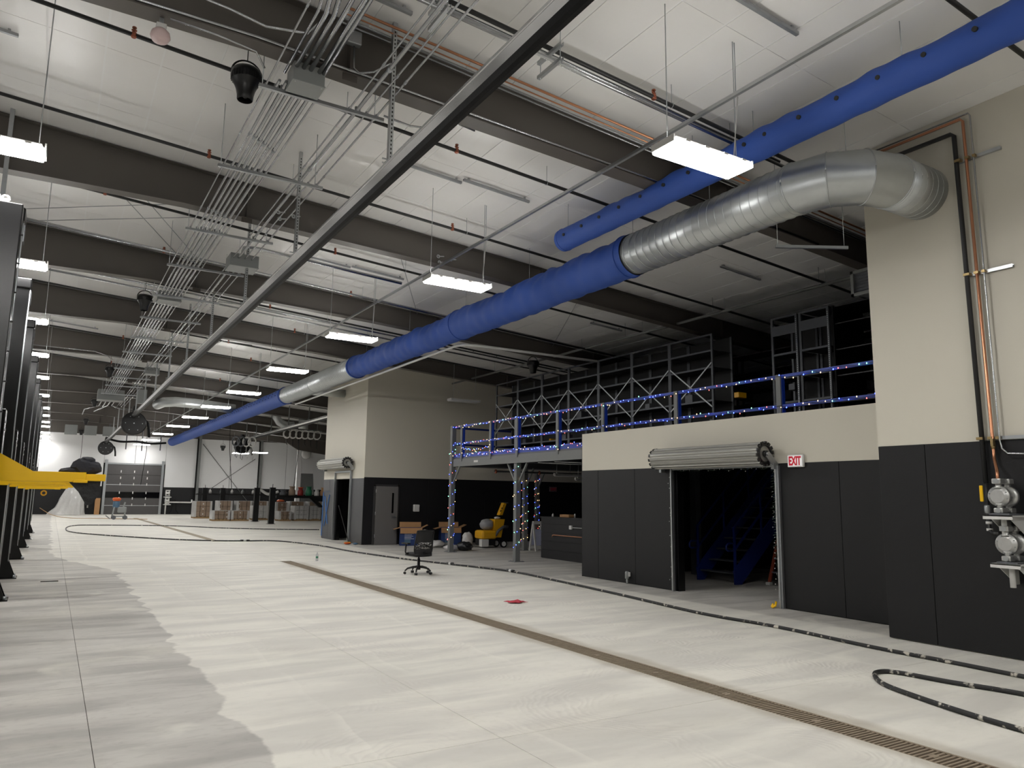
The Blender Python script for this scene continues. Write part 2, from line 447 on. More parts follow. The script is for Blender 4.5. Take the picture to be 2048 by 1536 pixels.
for i in range(-9, 41):
    for j in range(-11, 39):
        x, y = XA + i * PX, YA + j * PY
        if x < -8 or x + PX > 22.1 or y < -14 or y + PY > 68: continue
        if 0 <= i < 27 and 0 <= j < 8:
            if shared is None:
                m0 = MB(); liner_panel(m0, x, y); o = m0.build('liner_panel', CEIL, ceiling); shared = o.data; sx, sy_ = x, y
            else:
                o = bpy.data.objects.new('liner_panel', shared); COL.objects.link(o); o.parent = ceiling
                o.location = (x - sx, y - sy_, -.075 * (x - sx))
        else:
            liner_panel(rest, x, y)
stuff(rest.build('liner_panel', CEIL, ceiling))

# steel roof frames
def bz(x):
    pts = [(-8.2, 6.62), (1.5, 6.68), (7, 6.42), (12, 6.08), (22.2, 5.35)]
    for (a, za), (b, zb) in zip(pts, pts[1:]):
        if x <= b: return za + (zb - za) * (x - a) / (b - a)
FRAMES = [8.05, 13.5, 18.95, 24.3, 30.7, 36.9, 43.0, 49.0, 55.0, 61.0, -3.0]
for k, Y in enumerate(FRAMES):
    xb = 22.1
    web = MB(); n = [-8.1, 1.5, 7, 12, xb]
    web.prism([(x, roofz(x) - .005) for x in n] + [(x, bz(x)) for x in n[::-1]], 'y', Y - .008, Y + .008)
    rb = struct('roof_beam', web, BEAM)
    fb = MB(); ft = MB()
    for a, b in zip(n, n[1:]):
        za, zb = bz(a), bz(b)
        fb.add([(a, Y - .125, za), (b, Y - .125, zb), (b, Y + .125, zb), (a, Y + .125, za), (a, Y - .125, za - .016), (b, Y - .125, zb - .016), (b, Y + .125, zb - .016), (a, Y + .125, za - .016)],
               [(0, 1, 2, 3), (7, 6, 5, 4), (0, 4, 5, 1), (1, 5, 6, 2), (2, 6, 7, 3), (3, 7, 4, 0)])
        za, zb = roofz(a), roofz(b)
        ft.add([(a, Y - .11, za - .02), (b, Y - .11, zb - .02), (b, Y + .11, zb - .02), (a, Y + .11, za - .02), (a, Y - .11, za - .034), (b, Y - .11, zb - .034), (b, Y + .11, zb - .034), (a, Y + .11, za - .034)],
               [(0, 1, 2, 3), (7, 6, 5, 4), (0, 4, 5, 1), (1, 5, 6, 2), (2, 6, 7, 3), (3, 7, 4, 0)])
    fb.build('bottom_flange', BEAM, rb); ft.build('top_flange', BEAM, rb)
    for x in (2.55, 8.9, 14.5):
        MB().box(x - .006, x + .006, Y - .11, Y + .11, bz(x), roofz(x) - .03).build('stiffener_plate', BEAM, rb)
    MB().box(2.46, 2.64, Y - .10, Y - .125 + .02, bz(2.5) - .1, bz(2.5) - .015).build('splice_plate', BEAM, rb)

# walls -------------------------------------------------------------
T_B, T_T = 2.385, 3.235        # top of the black wainscot / top of the low tan wall
wr = struct('wall_right', MB().box(10.53, 10.7, 11.08, 14.1, 0, T_T - .002).box(10.53, 10.7, 6.12, 8.56, 0, T_T - .002).box(10.53, 10.7, 8.56, 11.08, 2.33, T_T - .002), DARKW)
MB().box(10.5, 10.53, 6.12, 14.1, T_B, T_T).build('tan_board', TAN, wr)
for a, b in ((11.08, 12.25), (12.25, 13.5), (13.5, 14.1), (7.4, 8.56), (6.12, 7.4)):
    MB().bevbox(10.494, 10.53, a + .004, b - .004, 0.012, T_B - .002, .004).build('black_panel', BLK, wr)
MB().box(10.494, 10.53, 8.56, 11.08, 2.33, T_B - .002).build('black_panel', BLK, wr)
MB().box(10.5, 10.7, 14.1, 14.115, 0, T_T).build('end_trim', BLK, wr)
wn = struct('wall_right_near', MB().box(9.60, 10.5, 6.0, 6.13, 0, 6.76).box(9.6, 9.75, -14, 6.0, 0, 6.76), TAN)
MB().box(9.57, 9.6, -14, 6.127, T_B + .12, 6.755).build('tan_board', TAN, wn)
for k in range(12):
    a, b = 6.127 - 1.22 * (k + 1) + (.58 if k else .58), 6.127 - 1.22 * k + (.58 if k else 0)
    MB().bevbox(9.562, 9.6, a + .004, b - .004, 0.012, T_B + .118, .004).build('black_panel', BLK, wn)
# partition block
PT = 2.40
wp = struct('wall_partition', MB().box(9.66, 22, 26.03, 26.15, 0, 6.45), DARKW)
MB().box(9.604, 16.2, 25.998, 26.03, PT, 6.66).build('tan_board', TAN, wp)
MB().box(16.2, 22, 26.0, 26.03, PT, 5.9).build('tan_board', TAN, wp)
for a, b in ((10.93, 12.15), (12.15, 13.37), (13.37, 14.59), (14.59, 15.81), (15.81, 17.03), (17.03, 18.25), (18.25, 22)):
    MB().bevbox(a + .004, b - .004, 25.994, 26.03, .012, PT - .002, .004).build('black_panel', BLK, wp)
MB().box(9.6, 9.98, 25.994, 26.03, .012, PT - .002).build('black_panel', BLK, wp)
MB().box(9.98, 10.93, 25.994, 26.03, 2.14, PT - .002).build('black_panel', BLK, wp)
ws = struct('wall_partition_side', MB().box(9.63, 9.8, 26.06, 27.3, 0, 6.70).box(9.63, 9.8, 29.1, 30.7, 0, 6.7).box(9.63, 9.8, 27.3, 29.1, 2.35, 6.7), DARKW)
MB().box(9.6, 9.63, 26.0, 30.7, T_B - .02, 6.7).build('tan_board', TAN, ws)
BLK_GLANCE = mat('black_panel_glancing_light', (62, 63, 66), .42, var=.1, scale=3, bump=.1, bscale=120)  # black panels coloured lighter: the glancing light on this side is painted in
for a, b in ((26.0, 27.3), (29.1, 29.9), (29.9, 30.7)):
    MB().bevbox(9.594, 9.63, a + .003, b - .003, .012, T_B - .022, .004).build('black_panel', BLK_GLANCE, ws)
MB().box(9.63, 22, 30.6, 30.72, 0, 6.7).build('end_board', DARKW, ws)  # shade painted in: near-black so the small door opening looks unlit
# far wall
wf = struct('wall_far', MB().box(-8, 22, 67.06, 67.3, 0, 7.6), DARKW)
for a, b in ((-8, -4.4), (-4.4, -1.0), (-1.0, 1.73), (1.73, 3.35), (7.75, 10.1), (10.35, 12.8), (12.8, 15.1), (15.35, 17.5), (17.5, 19.2), (19.4, 22)):
    MB().box(a + .015, b - .015, 67.0, 67.06, 2.17, 6.2).build('white_panel', WHITE, wf)
    MB().box(a + .015, b - .015, 66.995, 67.06, .01, 2.15).build('black_panel', BLK, wf)
MB().box(3.35, 5.5, 67.0, 67.06, 4.0, 6.2).build('white_panel', WHITE, wf)
MB().box(5.53, 7.75, 67.0, 67.06, 4.0, 6.2).build('white_panel', WHITE, wf)
MB().box(-8, 22, 67.0, 67.06, 6.23, 7.6).build('gable_board', BEAM, wf)
struct('wall_left', MB().box(-8.2, -8, -14, 68, 0, 8.2), WHITE)
struct('wall_back', MB().box(-8, 22, -14.2, -14, 0, 8.2), WHITE)
struct('wall_outer', MB().box(22, 22.2, -14, 68, 0, 7.2), mat('outer_wall_paint', (120, 120, 122), .6))
struct('wall_added_shade', MB().box(10.7, 22, 13.95, 14.1, 0, 2.93), DARKW)  # added black wall that keeps the room behind the large door dark
struct('wall_inner_near', MB().box(10.5, 22, 6.0, 6.12, 0, 6.7), DARKW)
for X in (10.24, 15.22, 19.3):
    c = struct('trim_1' if X < 11 else ('trim_2' if X < 16 else 'trim_3'), MB().box(X - .012, X + .012, 66.55, 66.99, 0, 6.55), STEELG)
    MB().box(X - .1, X + .1, 66.53, 66.55, 0, 6.55).build('flange', STEELG, c)
    MB().box(X - .14, X + .14, 66.5, 66.99, 0, .02).build('base_plate', STEELG, c)

# far sectional door ------------------------------------------------
d = struct('door_3', MB().box(3.44, 3.62, 66.9, 67.05, 0, 4.25).box(7.5, 7.68, 66.9, 67.05, 0, 4.25).box(3.62, 7.5, 66.9, 67.05, 3.9, 4.02), GALVD)
zz = [0, .52, 1.04, 1.5, 2.02, 2.9, 3.4, 3.9]
for k, (a, b) in enumerate(((.01, .68), (.7, 1.27), (1.75, 2.3), (2.32, 3.08), (3.1, 3.88))):
    MB().bevbox(3.62, 7.5, 66.93, 66.99, a, b, .01).build('door_section', mat('door_section_grey_%d' % k, (74, 72, 72), .4) if k == 0 else MATS['door_section_grey_0'], d)
MB().box(3.62, 7.5, 66.94, 66.985, 1.28, 1.74).build('window_strip', GLASSD, d)
for z in (.69, 2.31):
    MB().box(3.62, 7.5, 66.92, 66.93, z - .02, z + .02).build('strut', GALV, d)
for x in (4.6, 5.55, 6.5):
    for z in (.75, 1.25, 1.7, 2.36, 2.85, 3.35):
        MB().box(x - .03, x + .03, 66.91, 66.93, z - .09, z + .09).build('hinge', PLAST, d)

# ------------------------------------------------------------------ roll-up doors
def shutter(name, X, Y0, Y1, zc, r, ytr0, ytr1, ztop):
    dd = struct(name, MB().box(X - .05, X, ytr0 - .05, ytr0, 0, ztop).box(X - .05, X, ytr1, ytr1 + .05, 0, ztop), GALVD)
    xc = X - r - .04; n = 14; poly = []
    for i in range(n * 8):
        t = 2 * PI * i / (n * 8); k = (i % 8) / 8
        rr = r * (1 - .10 * (1 if .55 < k < .95 else (.5 if k in (.5,) or k >= .95 else 0)))
        poly.append((xc + rr * math.cos(t), zc + rr * math.sin(t)))
    MB().prism(poly, 'y', Y0, Y1).build('rolled_curtain', ROLL, dd)
    for yy in (Y0, Y1):
        s_ = -1 if yy == Y0 else 1
        e = MB()
        for i in range(n):
            t = 2 * PI * (i + .3) / n
            e.cbox((xc + r * .93 * math.cos(t), yy + s_ * .012, zc + r * .93 * math.sin(t)), (r * .2, .03, r * .26), Matrix.Rotation(-t, 3, 'Y'))
        e.ring((xc, yy + s_ * .01, zc), r * .74, r * .1, (0, 1, 0), 20, 6)
        e.cyl((xc, yy, zc), (xc, yy + s_ * .05, zc), r * .28, 12)
        e.build('end_scroll', PLASB, dd)
        b = MB().bar((xc, yy + s_ * .055, zc), (X - .02, yy + s_ * .055, zc - r * 1.02), .02, .12)
        b.box(X - .12, X - .005, yy + s_ * .02, yy + s_ * .08, zc - r * 1.25, zc - r * .75)
        b.cyl((xc, yy + s_ * .03, zc), (xc, yy + s_ * .09, zc), .035, 10)
        b.build('bracket', GALVD, dd)
    MB().box(X - .055, X - .005, ytr0, ytr1, ztop - .02, ztop + .045).build('bottom_bar', GALVD, dd)
    for yy in (ytr0, ytr1):
        MB().box(X - .075, X - .05, yy - .015, yy + .015, 0, ztop).build('guide_lip', GALV, dd)
    return dd
d1 = shutter('door_1', 10.49, 8.62, 11.28, 2.54, .205, 8.56, 11.08, 2.345)
MB().box(10.53, 10.69, 11.02, 11.08, 0, 2.33).build('jamb', GLOSSB, d1)
MB().box(10.53, 10.69, 8.56, 8.62, 0, 2.33).build('jamb', GLOSSB, d1)
d2 = shutter('door_2', 9.59, 27.15, 30.3, 2.95, .21, 27.3, 29.1, 2.62)
MB().box(9.66, 9.8, 29.04, 29.1, 0, 2.35).build('jamb', GLOSSB, d2)
MB().box(9.66, 9.8, 27.3, 27.36, 0, 2.35).build('jamb', GLOSSB, d2)

# hinged grey door in the partition
d4 = struct('door_4', MB().box(9.97, 10.03, 25.95, 26.04, 0, 2.14).box(10.9, 10.96, 25.95, 26.04, 0, 2.14).box(9.97, 10.96, 25.95, 26.04, 2.09, 2.15), mat('dark_door_frame', (58, 57, 57), .45))
leaf = MB()
leaf.box(10.04, 10.66, 25.90, 25.945, .01, 2.085).box(10.74, 10.89, 25.90, 25.945, .01, 2.085).box(10.66, 10.74, 25.90, 25.945, .01, 1.12).box(10.66, 10.74, 25.90, 25.945, 1.85, 2.085)
lf = leaf.build('door_leaf', DOORG, d4)
MB().box(10.665, 10.735, 25.91, 25.935, 1.125, 1.845).build('vision_pane', GLASSD, lf)
MB().cyl((10.8, 25.9, .98), (10.8, 25.85, .98), .028, 10).bar((10.8, 25.855, .98), (10.66, 25.855, .98), .02, .025).build('lever_handle', GALV, lf)
for z in (.25, 1.05, 1.85): MB().cyl((10.035, 25.9, z), (10.035, 25.9, z + .12), .014, 8).build('hinge', GALV, lf)

# ================================================================== HIGH-BAY LIGHTS
LZ = 5.4
def make_light(name, label, group, lens_mat, loc, ln=1.17, wd=.40, rods=(.06, 1.1), rod_top=None):
    """origin: left near bottom corner of the lens"""
    t = thing(name, label, 'light fixture', loc, group); x, y, z = loc
    MB().bevbox(x + .03, x + ln - .03, y + .03, y + wd - .03, z + .045, z + .09, .012).build('housing', PLAST, t)
    MB().bevbox(x + .012, x + ln - .012, y + .012, y + wd - .012, z, z + .05, .016).build('lens', lens_mat, t)
    for xx in (x - .012, x + ln - .006):
        MB().box(xx, xx + .018, y + .03, y + wd - .03, z + .02, z + .095).build('end_cap', PLAST, t)
    for k in range(4):
        MB().box(x + .14 + k * .28, x + .2 + k * .28, y + .006, y + .02, z + .045, z + .07).build('latch', PLAST, t)
    for rx in rods:
        zt = (rod_top if rod_top else roofz(x + rx))
        r = MB().cyl((x + rx, y + wd / 2, z + .085), (x + rx, y + wd / 2, zt), .006, 6).build('hanger_rod', GALV, t)
        MB().box(x + rx - .025, x + rx + .025, y + wd / 2 - .025, y + wd / 2 + .025, z + .085, z + .11).build('rod_clip', GALV, r)
    return t
RY = [5.32, 11.16, 16.63, 22.3, 28.4, 33.94, 39.4, 45.3, 52.1, 58.8, 65.2]
R0 = None; RLIGHTS = []
for k, y in enumerate(RY):
    lab = '%s lit white high-bay light in the row beside the long steel track' % ORD[k]
    if k == len(RY) - 1: lab = 'farthest lit white high-bay light in the row beside the long steel track'
    if R0 is None: R0 = make_light('high_bay_light', lab, 'row of lit high-bay lights by the steel track', LENS, (5.17, y, LZ)); RLIGHTS.append(R0)
    else: RLIGHTS.append(dup(R0, (5.17, y, LZ), lab))
LYY = [9.3, 14.3, 19.2, 24.1, 29.0, 34.5, 39.8, 43.8, 48.0, 51.4, 56.8, 61.0, 65.8]
L0 = None
for k, y in enumerate(LYY):
    lab = '%s lit white high-bay light in the row above the black lift posts' % ORD[k]
    if k == len(LYY) - 1: lab = 'farthest lit white high-bay light in the row above the black lift posts'
    if L0 is None: L0 = make_light('high_bay_light', lab, 'row of lit high-bay lights over the lifts', LENS, (-1.56, y, 5.45))
    else: dup(L0, (-1.56, y, 5.45), lab)
for k, y in enumerate((-.6, -6.4)):
    dup(R0, (5.17, y, LZ), 'lit white high-bay light of the steel track row behind the viewer, %s' % ('nearer one', 'farther one')[k], 'lights behind the viewer')
for k, y in enumerate((3.9, -1.5, -7)):
    dup(L0, (-1.56, y, 5.45), 'lit white high-bay light of the lift row beside or behind the viewer, %s' % ('first', 'second', 'third')[k], 'lights behind the viewer')
FR = make_light('high_bay_light', 'lit white high-bay light under the duct hoses, right of the black hose reel', 'lit lights over the pallets', LENSW, (13.15, 60.5, 4.9))
dup(FR, (11.5, 59.5, 4.75), 'lit white high-bay light just below and left of the hose reel on the second rail')
OFF = make_light('high_bay_light', 'unlit white high-bay light hanging before the tan partition above the mezzanine', None, LOFF, (11.95, 23.8, 5.15), rods=(.15, 1.05))
dup(OFF, (13.1, 40.0, 4.9), 'unlit white high-bay light hanging left of the tan block over the pallets')
U0 = make_light('batten_light', 'unlit white batten light under the mezzanine, the upper of two', None, LOFF, (13.4, 19.4, 2.42), 1.2, .12, (.1, 1.1), 2.94)
dup(U0, (13.2, 18.0, 2.26), 'unlit white batten light under the mezzanine, the lower of two')

# strut track that carries the right-hand row, with rods
tr = thing('strut_track', 'long galvanised strut track running down the hall above the right light row', 'strut', (6.27, 2.0, 6.32))
MB().channel((6.27, 1.0, 6.34), (6.27, 66, 6.34), .042, .042).build('channel', GALV, tr)
for y in [2.6] + [v + .2 for v in RY]:
    MB().cyl((6.3, y, 6.34), (6.3, y, roofz(6.3)), .006, 6).build('hanger_rod', GALV, tr)
for k, y in enumerate(RY[:6]):
    MB().tube([(6.2, y + .3, 5.49), (6.26, y + .22, 5.62), (6.275, y + .2, 5.9), (6.275, y + .15, 6.3)], .007, 6).build('power_cord', PLAST, RLIGHTS[k])

# short unistruts screwed under the roof, which the light rods hang from
SS = [((4.35, 5.47), 10.75, 'left of the second right light'), ((5.44, 6.75), 10.62, 'above the second right light'), ((5.0, 6.67), 4.94, 'above the nearest right light'),
      ((2.1, 3.03), 7.3, 'above the nearest beam near the perforated hanger'), ((-1.9, -.87), 10.8, 'above the nearest left light'),
      ((11.47, 12.67), 10.6, 'in the dark roof over the mezzanine'), ((4.3, 5.5), 16.4, 'left of the third right light'), ((5.5, 6.8), 16.3, 'above the third right light'),
      ((4.3, 5.5), 22.0, 'left of the fourth right light'), ((5.5, 6.8), 21.9, 'above the fourth right light'), ((12.2, 13.3), 16.0, 'in the dark roof over the shelving'),
      ((-.6, .9), 29.3, 'beside the fifth left light'), ((11.6, 12.7), 21.8, 'in front of the tan partition')]
for (a, b), y, where in SS:
    m = MB(); m.channel((a, y, roofz(a) - .06), (b, y, roofz(b) - .06), .041, .041)
    for q in (a + .1, b - .1): m.box(q - .015, q + .015, y - .015, y + .015, roofz(q) - .06, roofz(q) - .006)
    solo(m, 'roof_strut', GALVD, 'short grey strut screwed under the roof liner %s' % where, 'strut', 'short roof struts')

# ================================================================== EXHAUST RAILS, REELS
def exhaust_rail(name, label, x0, y0, x1, y1, zt, hangers):
    t = thing(name, label, 'exhaust rail', (x0, y0, zt - .2))
    def sect(pr):
        m = MB(); n = len(pr)
        vs = [(xx + u, yy, zt + v) for xx, yy in ((x0, y0), (x1, y1)) for u, v in pr]
        m.add(vs, [(i, (i + 1) % n, n + (i + 1) % n, n + i) for i in range(n)] + [tuple(range(n))[::-1], tuple(range(n, 2 * n))])
        return m
    body = [(-.05, 0), (.05, 0), (.085, -.03), (.085, -.1), (-.03, -.135), (-.078, -.075), (-.071, -.07), (-.071, -.06), (-.079, -.055), (-.079, -.028)]
    sect(body).build('rail_profile', ALU, t)
    sect([(-.032, -.133), (.084, -.1), (.088, -.17), (.06, -.208), (.02, -.208), (-.01, -.185)]).build('rubber_seal', RUBBER, t)
    for y in hangers:
        f = (y - y0) / (y1 - y0); x = x0 + (x1 - x0) * f
        h = MB().prism([(x - .028, zt - .02), (x - .022, zt - .02), (x - .022, roofz(x)), (x - .028, roofz(x))], 'y', y - .03, y + .03)
        h.prism([(x - .028, zt - .02), (x + .02, zt - .02), (x + .02, zt - .015), (x - .028, zt - .015)], 'y', y - .03, y + .03)
        h.box(x - .028, x + .02, y - .031, y - .026, zt - .02, roofz(x))
        hh = h.build('perforated_hanger', GALV, t)
        p = MB(); z = zt + .06
        while z < roofz(x) - .1:
            p.box(x - .010, x + .004, y - .0335, y - .031, z, z + .022); z += .05
        stuff(p.build('slot_holes', DARK, hh))
        c = MB(); c.box(x - .06, x + .06, y - .035, y + .035, zt - .03, zt + .012); c.cyl((x - .09, y, zt + .05), (x + .05, y, zt + .05), .009, 6)
        c.cyl((x - .09, y, zt), (x + .05, y, zt), .009, 6)
        c.build('rail_clamp', GALV, t)
    return t
exhaust_rail('exhaust_rail', 'long silver exhaust rail with black rubber underside running down the hall', 2.95, 2.2, 3.15, 64.0, 5.5,
             [7.65, 11.6, 15.35, 19.2, 23.2, 27.2, 31.2, 35.2, 39.2, 43.2, 47.2, 51.2, 55.2])
exhaust_rail('exhaust_rail', 'shorter silver exhaust rail ending behind the tan block over the pallets', 10.9, 31.2, 11.05, 54.0, 5.5, [34, 38, 42, 46, 50, 53])

def hose_reel(x, y, z, r, label):
    t = thing('hose_reel', label, 'hose reel', (x, y, z - r), 'black exhaust hose reels')
    MB().lathe((x, y - .2, z), [(r * .92, 0), (r, .03), (r, .08), (r * .8, .09), (r * .8, .3), (r, .31), (r, .36), (r * .92, .4)], 24, (0, 1, 0)).build('drum', PLASB, t)
    m = MB()
    for k in range(7): m.ring((x, y - .12 + .04 * k, z), r * .86, .03, (0, 1, 0), 28, 6)
    m.build('hose', RUBBER, t)
    b = MB()
    for k in range(6):
        a = PI / 3 * k; b.cyl((x + r * .66 * math.cos(a), y - .21, z + r * .66 * math.sin(a)), (x + r * .66 * math.cos(a), y - .19, z + r * .66 * math.sin(a)), .02, 8)
    b.cyl((x, y - .23, z), (x, y - .18, z), .03, 10)
    stuff(b.build('bolt', GALV, t))
    MB().prism([(x - .16, z + r * .5), (x + .16, z + r * .5), (x + .08, z + r + .28), (x - .08, z + r + .28)], 'y', y - .24, y + .24).build('trolley', PLASB, t)
    MB().tube([(x + r * .8, y, z + r * .4), (x + r * 1.12, y, z + r * .1), (x + r * 1.25, y, z - r * .5), (x + r * 1.3, y, z - r * 1.15)], .06, 8).build('hose_tail', RUBBER, t)
hose_reel(3.14, 40.6, 5.05, .56, 'large black hose reel under the main rail, the nearer of two')
hose_reel(3.2, 63.6, 4.98, .52, 'large black hose reel at the far end of the main rail')
hose_reel(11.05, 54.2, 5.0, .52, 'black hose reel at the far end of the second rail over the pallets')

# ================================================================== CONDUIT BUNDLE ON TRAPEZES
TZ = 6.42
TY = [8.36, 10.85, 13.9, 16.4, 19.2, 21.9, 25.0, 27.8, 31.8, 34.3, 37.2, 40.5]
for k, y in enumerate(TY):
    t = thing('trapeze_strut', '%s cross strut carrying the bundle of steel conduits on two rods' % ORD[k], 'strut', (2.38, y, TZ - .05), 'cross struts under the conduit bundle')
    MB().channel((1.62, y, TZ - .022), (3.14, y, TZ - .022), .042, .042).build('channel', GALV, t)
    MB().box(1.64, 3.12, y - .002, y + .002, TZ - .045, TZ - .042).build('slot_face', GALVD, t)
    for x in (1.66, 3.02):
        MB().cyl((x, y, TZ - .06), (x, y, roofz(x)), .006, 6).build('hanger_rod', GALV, t)
CX = [(1.70, .011, 'thin leftmost'), (1.815, .018, 'second'), (1.895, .0235, 'third'), (1.97, .0235, 'fourth'), (2.045, .0235, 'fifth'), (2.125, .0235, 'sixth'), (2.21, .0235, 'seventh'), (2.29, .012, 'thin eighth'),
      (2.70, .011, 'thin ninth'), (2.80, .024, 'thick tenth'), (2.92, .011, 'thin eleventh'), (3.05, .013, 'twelfth, rightmost')]
BOXY = 8.2
for k, (x, r, nm) in enumerate(CX):
    y0 = 2.2 if (k in (0,) or k > 7) else BOXY
    y1 = 41.5 if k < 8 else 46 + (k % 3)
    m = MB().tube([(x, y0, TZ + r), (x, y1, TZ + r)], r, 8)
    t = solo(m, 'conduit_pipe', EMT, '%s steel conduit from the left in the bundle running down the hall' % nm, 'conduit', 'long steel conduits on the cross struts')
    off = t.location
    cpl = MB()
    for y in [y0 + 1.4 + .07 * k + 3.05 * q for q in range(12)]:
        if y < y1 - .2: cpl.cyl((x, y, TZ + r), (x, y + .07, TZ + r), r * 1.32, 8)
    for y in TY:
        if y > y0: cpl.box(x - r * 1.35, x + r * 1.35, y - .016, y + .016, TZ, TZ + r * 2.25)
    if cpl.v:
        o = stuff(cpl.build('coupling', GALVD, None)); o.parent = t
        for v in o.data.vertices: v.co -= off
# nearer thick conduits that drop into the pull box
for k, (x, x2, r, nm) in enumerate(((1.80, 1.86, .017, 'first'), (1.86, 1.94, .026, 'second'), (1.95, 2.02, .026, 'third'), (2.04, 2.10, .026, 'fourth'), (2.16, 2.20, .026, 'fifth'), (2.27, 2.25, .026, 'sixth'))):
    zt = 6.62 + .02 * (k % 2)
    y1 = BOXY - .02
    pts = [(x, 2.2, zt), (x, 6.3, zt)] if k < 3 else [(x, 2.2, zt + .08), (x, 5.6, zt + .08), (x + .02, 5.9, zt + .03), (x2, 6.4, zt - .06)]
    pts += [(x2, 6.9, 6.56), (x2, y1, 6.54)]
    solo(MB().tube(pts, r, 10), 'conduit_pipe', EMT, '%s thick conduit from the left running from overhead into the near pull box' % nm, 'conduit', 'thick conduits into the pull box')
def pull_box(x, y, z, sx, sy, sz, label):
    t = thing('pull_box', label, 'electrical box', (x, y, z), 'grey electrical boxes on the conduits')
    MB().bevbox(x - sx / 2, x + sx / 2, y - sy / 2, y + sy / 2, z, z + sz, .008).build('body', GREYBOX, t)
    MB().bevbox(x - sx / 2 - .008, x + sx / 2 + .008, y - sy / 2 - .008, y + sy / 2 + .008, z - .012, z + .006, .004).build('cover', GREYBOX, t)
    m = MB()
    for i in (-1, 1):
        for j in (-1, 1): m.cyl((x + i * sx * .42, y + j * sy * .42, z - .018), (x + i * sx * .42, y + j * sy * .42, z - .01), .008, 6)
    m.build('cover_screw', GALV, t)
    return t
pull_box(2.09, 8.12, 6.38, .36, .30, .22, 'grey steel pull box on the conduits beside the nearest black fan')
pull_box(2.92, 15.5, 6.28, .55, .5, .25, 'grey pull box under the right conduits over the exhaust rail')
pull_box(2.05, 19.6, 6.36, .5, .45, .22, 'grey pull box in the bundle beside the second black fan')
pull_box(2.1, 41.7, 6.2, 1.15, .9, .5, 'large grey pull box where the conduit bundle ends')
pull_box(2.95, 32.0, 6.3, .5, .5, .25, 'small grey pull box on the right conduits far along')
pull_box(3.5, 42.0, 6.2, .45, .3, .7, 'grey cabinet hanging beside the large pull box')
# big elbow into the second box
solo(MB().tube([(2.92, 15.5, 6.5), (2.92, 15.5, 6.66), (2.95, 15.56, 6.76), (3.06, 15.66, 6.82), (3.25, 15.7, 6.84), (6.5, 15.7, 6.62)], .035, 10), 'conduit_elbow', EMT, 'fat bent conduit rising from the second pull box and running right', 'conduit')
# conduits fanning out at the end of the bundle
for k, (pts, lab) in enumerate((
    ([(1.8, 42.2, 6.35), (1.8, 46, 6.35), (1.2, 48.5, 6.35), (1.2, 52, 6.35)], 'leftmost conduit fanning from the large pull box'),
    ([(2.0, 42.2, 6.35), (2.0, 47, 6.35), (1.7, 49.0, 6.3)], 'second conduit fanning from the large pull box'),
    ([(2.2, 42.2, 6.35), (2.2, 45.5, 6.35), (1.9, 47.5, 6.3)], 'third conduit fanning from the large pull box'),
    ([(2.4, 42.2, 6.4), (2.4, 46, 6.4), (2.9, 47.6, 6.4), (3.6, 48, 6.4)], 'rightmost conduit fanning from the large pull box'))):
    solo(MB().tube(pts, .03, 8), 'conduit_pipe', EMT, lab, 'conduit', 'conduits fanning from the large box')
# branch conduits along the beams
for pts, r, lab in (
    ([(-3, 7.72, 6.92), (.4, 7.72, 6.86), (1.15, 7.7, 6.78), (1.5, 7.55, 6.62), (1.9, 7.4, 6.60), (2.02, 7.2, 6.72)], .014, 'bent conduit along the nearest beam looping into the bundle'),
    ([(.62, 7.95, 6.62), (1.1, 7.95, 6.6), (1.5, 8.0, 6.58), (1.62, 8.1, 6.47)], .012, 'short conduit from the film-wrapped lamp to the cross strut'),
    ([(3.1, 8.25, 6.40), (3.45, 8.24, 6.36), (3.62, 8.22, 6.38), (3.82, 8.2, 6.5), (4.1, 8.2, 6.56), (4.35, 8.2, 6.53)], .013, 'bent conduit from the cross strut up to the beam flange'),
    ([(2.55, 7.85, 6.95), (2.55, 7.8, 6.62), (2.6, 7.75, 6.55), (2.72, 7.6, 6.53), (2.8, 7.3, 6.5)], .012, 'curved conduit below the small switch box on the nearest beam'),
    ([(-1, 30.3, 6.74), (.9, 30.3, 6.72), (1.3, 30.3, 6.6), (1.5, 30.2, 6.44)], .016, 'branch conduit along the fifth beam to the bundle'),
    ([(3.1, 19.1, 6.42), (3.7, 19.1, 6.42), (4.0, 19.1, 6.55), (4.8, 19.1, 6.55)], .013, 'bent branch conduit beside the third beam right of the bundle'),
    ([(3.1, 25.0, 6.42), (3.9, 25.0, 6.42), (4.3, 25.0, 6.6), (5.2, 25.0, 6.56)], .013, 'bent branch conduit beside the fourth beam right of the bundle')):
    solo(MB().tube(pts, r, 8), 'branch_conduit', EMT, lab, 'conduit')
solo(MB().bevbox(2.45, 2.62, 7.78, 7.86, 6.92, 7.08, .01), 'switch_box', GALVD, 'small steel switch box on the nearest beam above the conduits', 'electrical box')
t = thing('wrapped_lamp', 'small lamp wrapped in pink film under the nearest beam', 'lamp', (.55, 8.05, 6.35))
MB().lathe((.55, 8.05, 6.38), [(.02, 0), (.075, .015), (.1, .06), (.09, .11), (.05, .15)], 14).build('film_wrap', PINK, t)
MB().bevbox(.5, .6, 8.0, 8.1, 6.52, 6.58, .01).build('mount', PLAST, t)
MB().box(.53, .57, 8.03, 8.07, 6.57, 6.65).build('beam_clip', GALVD, t)

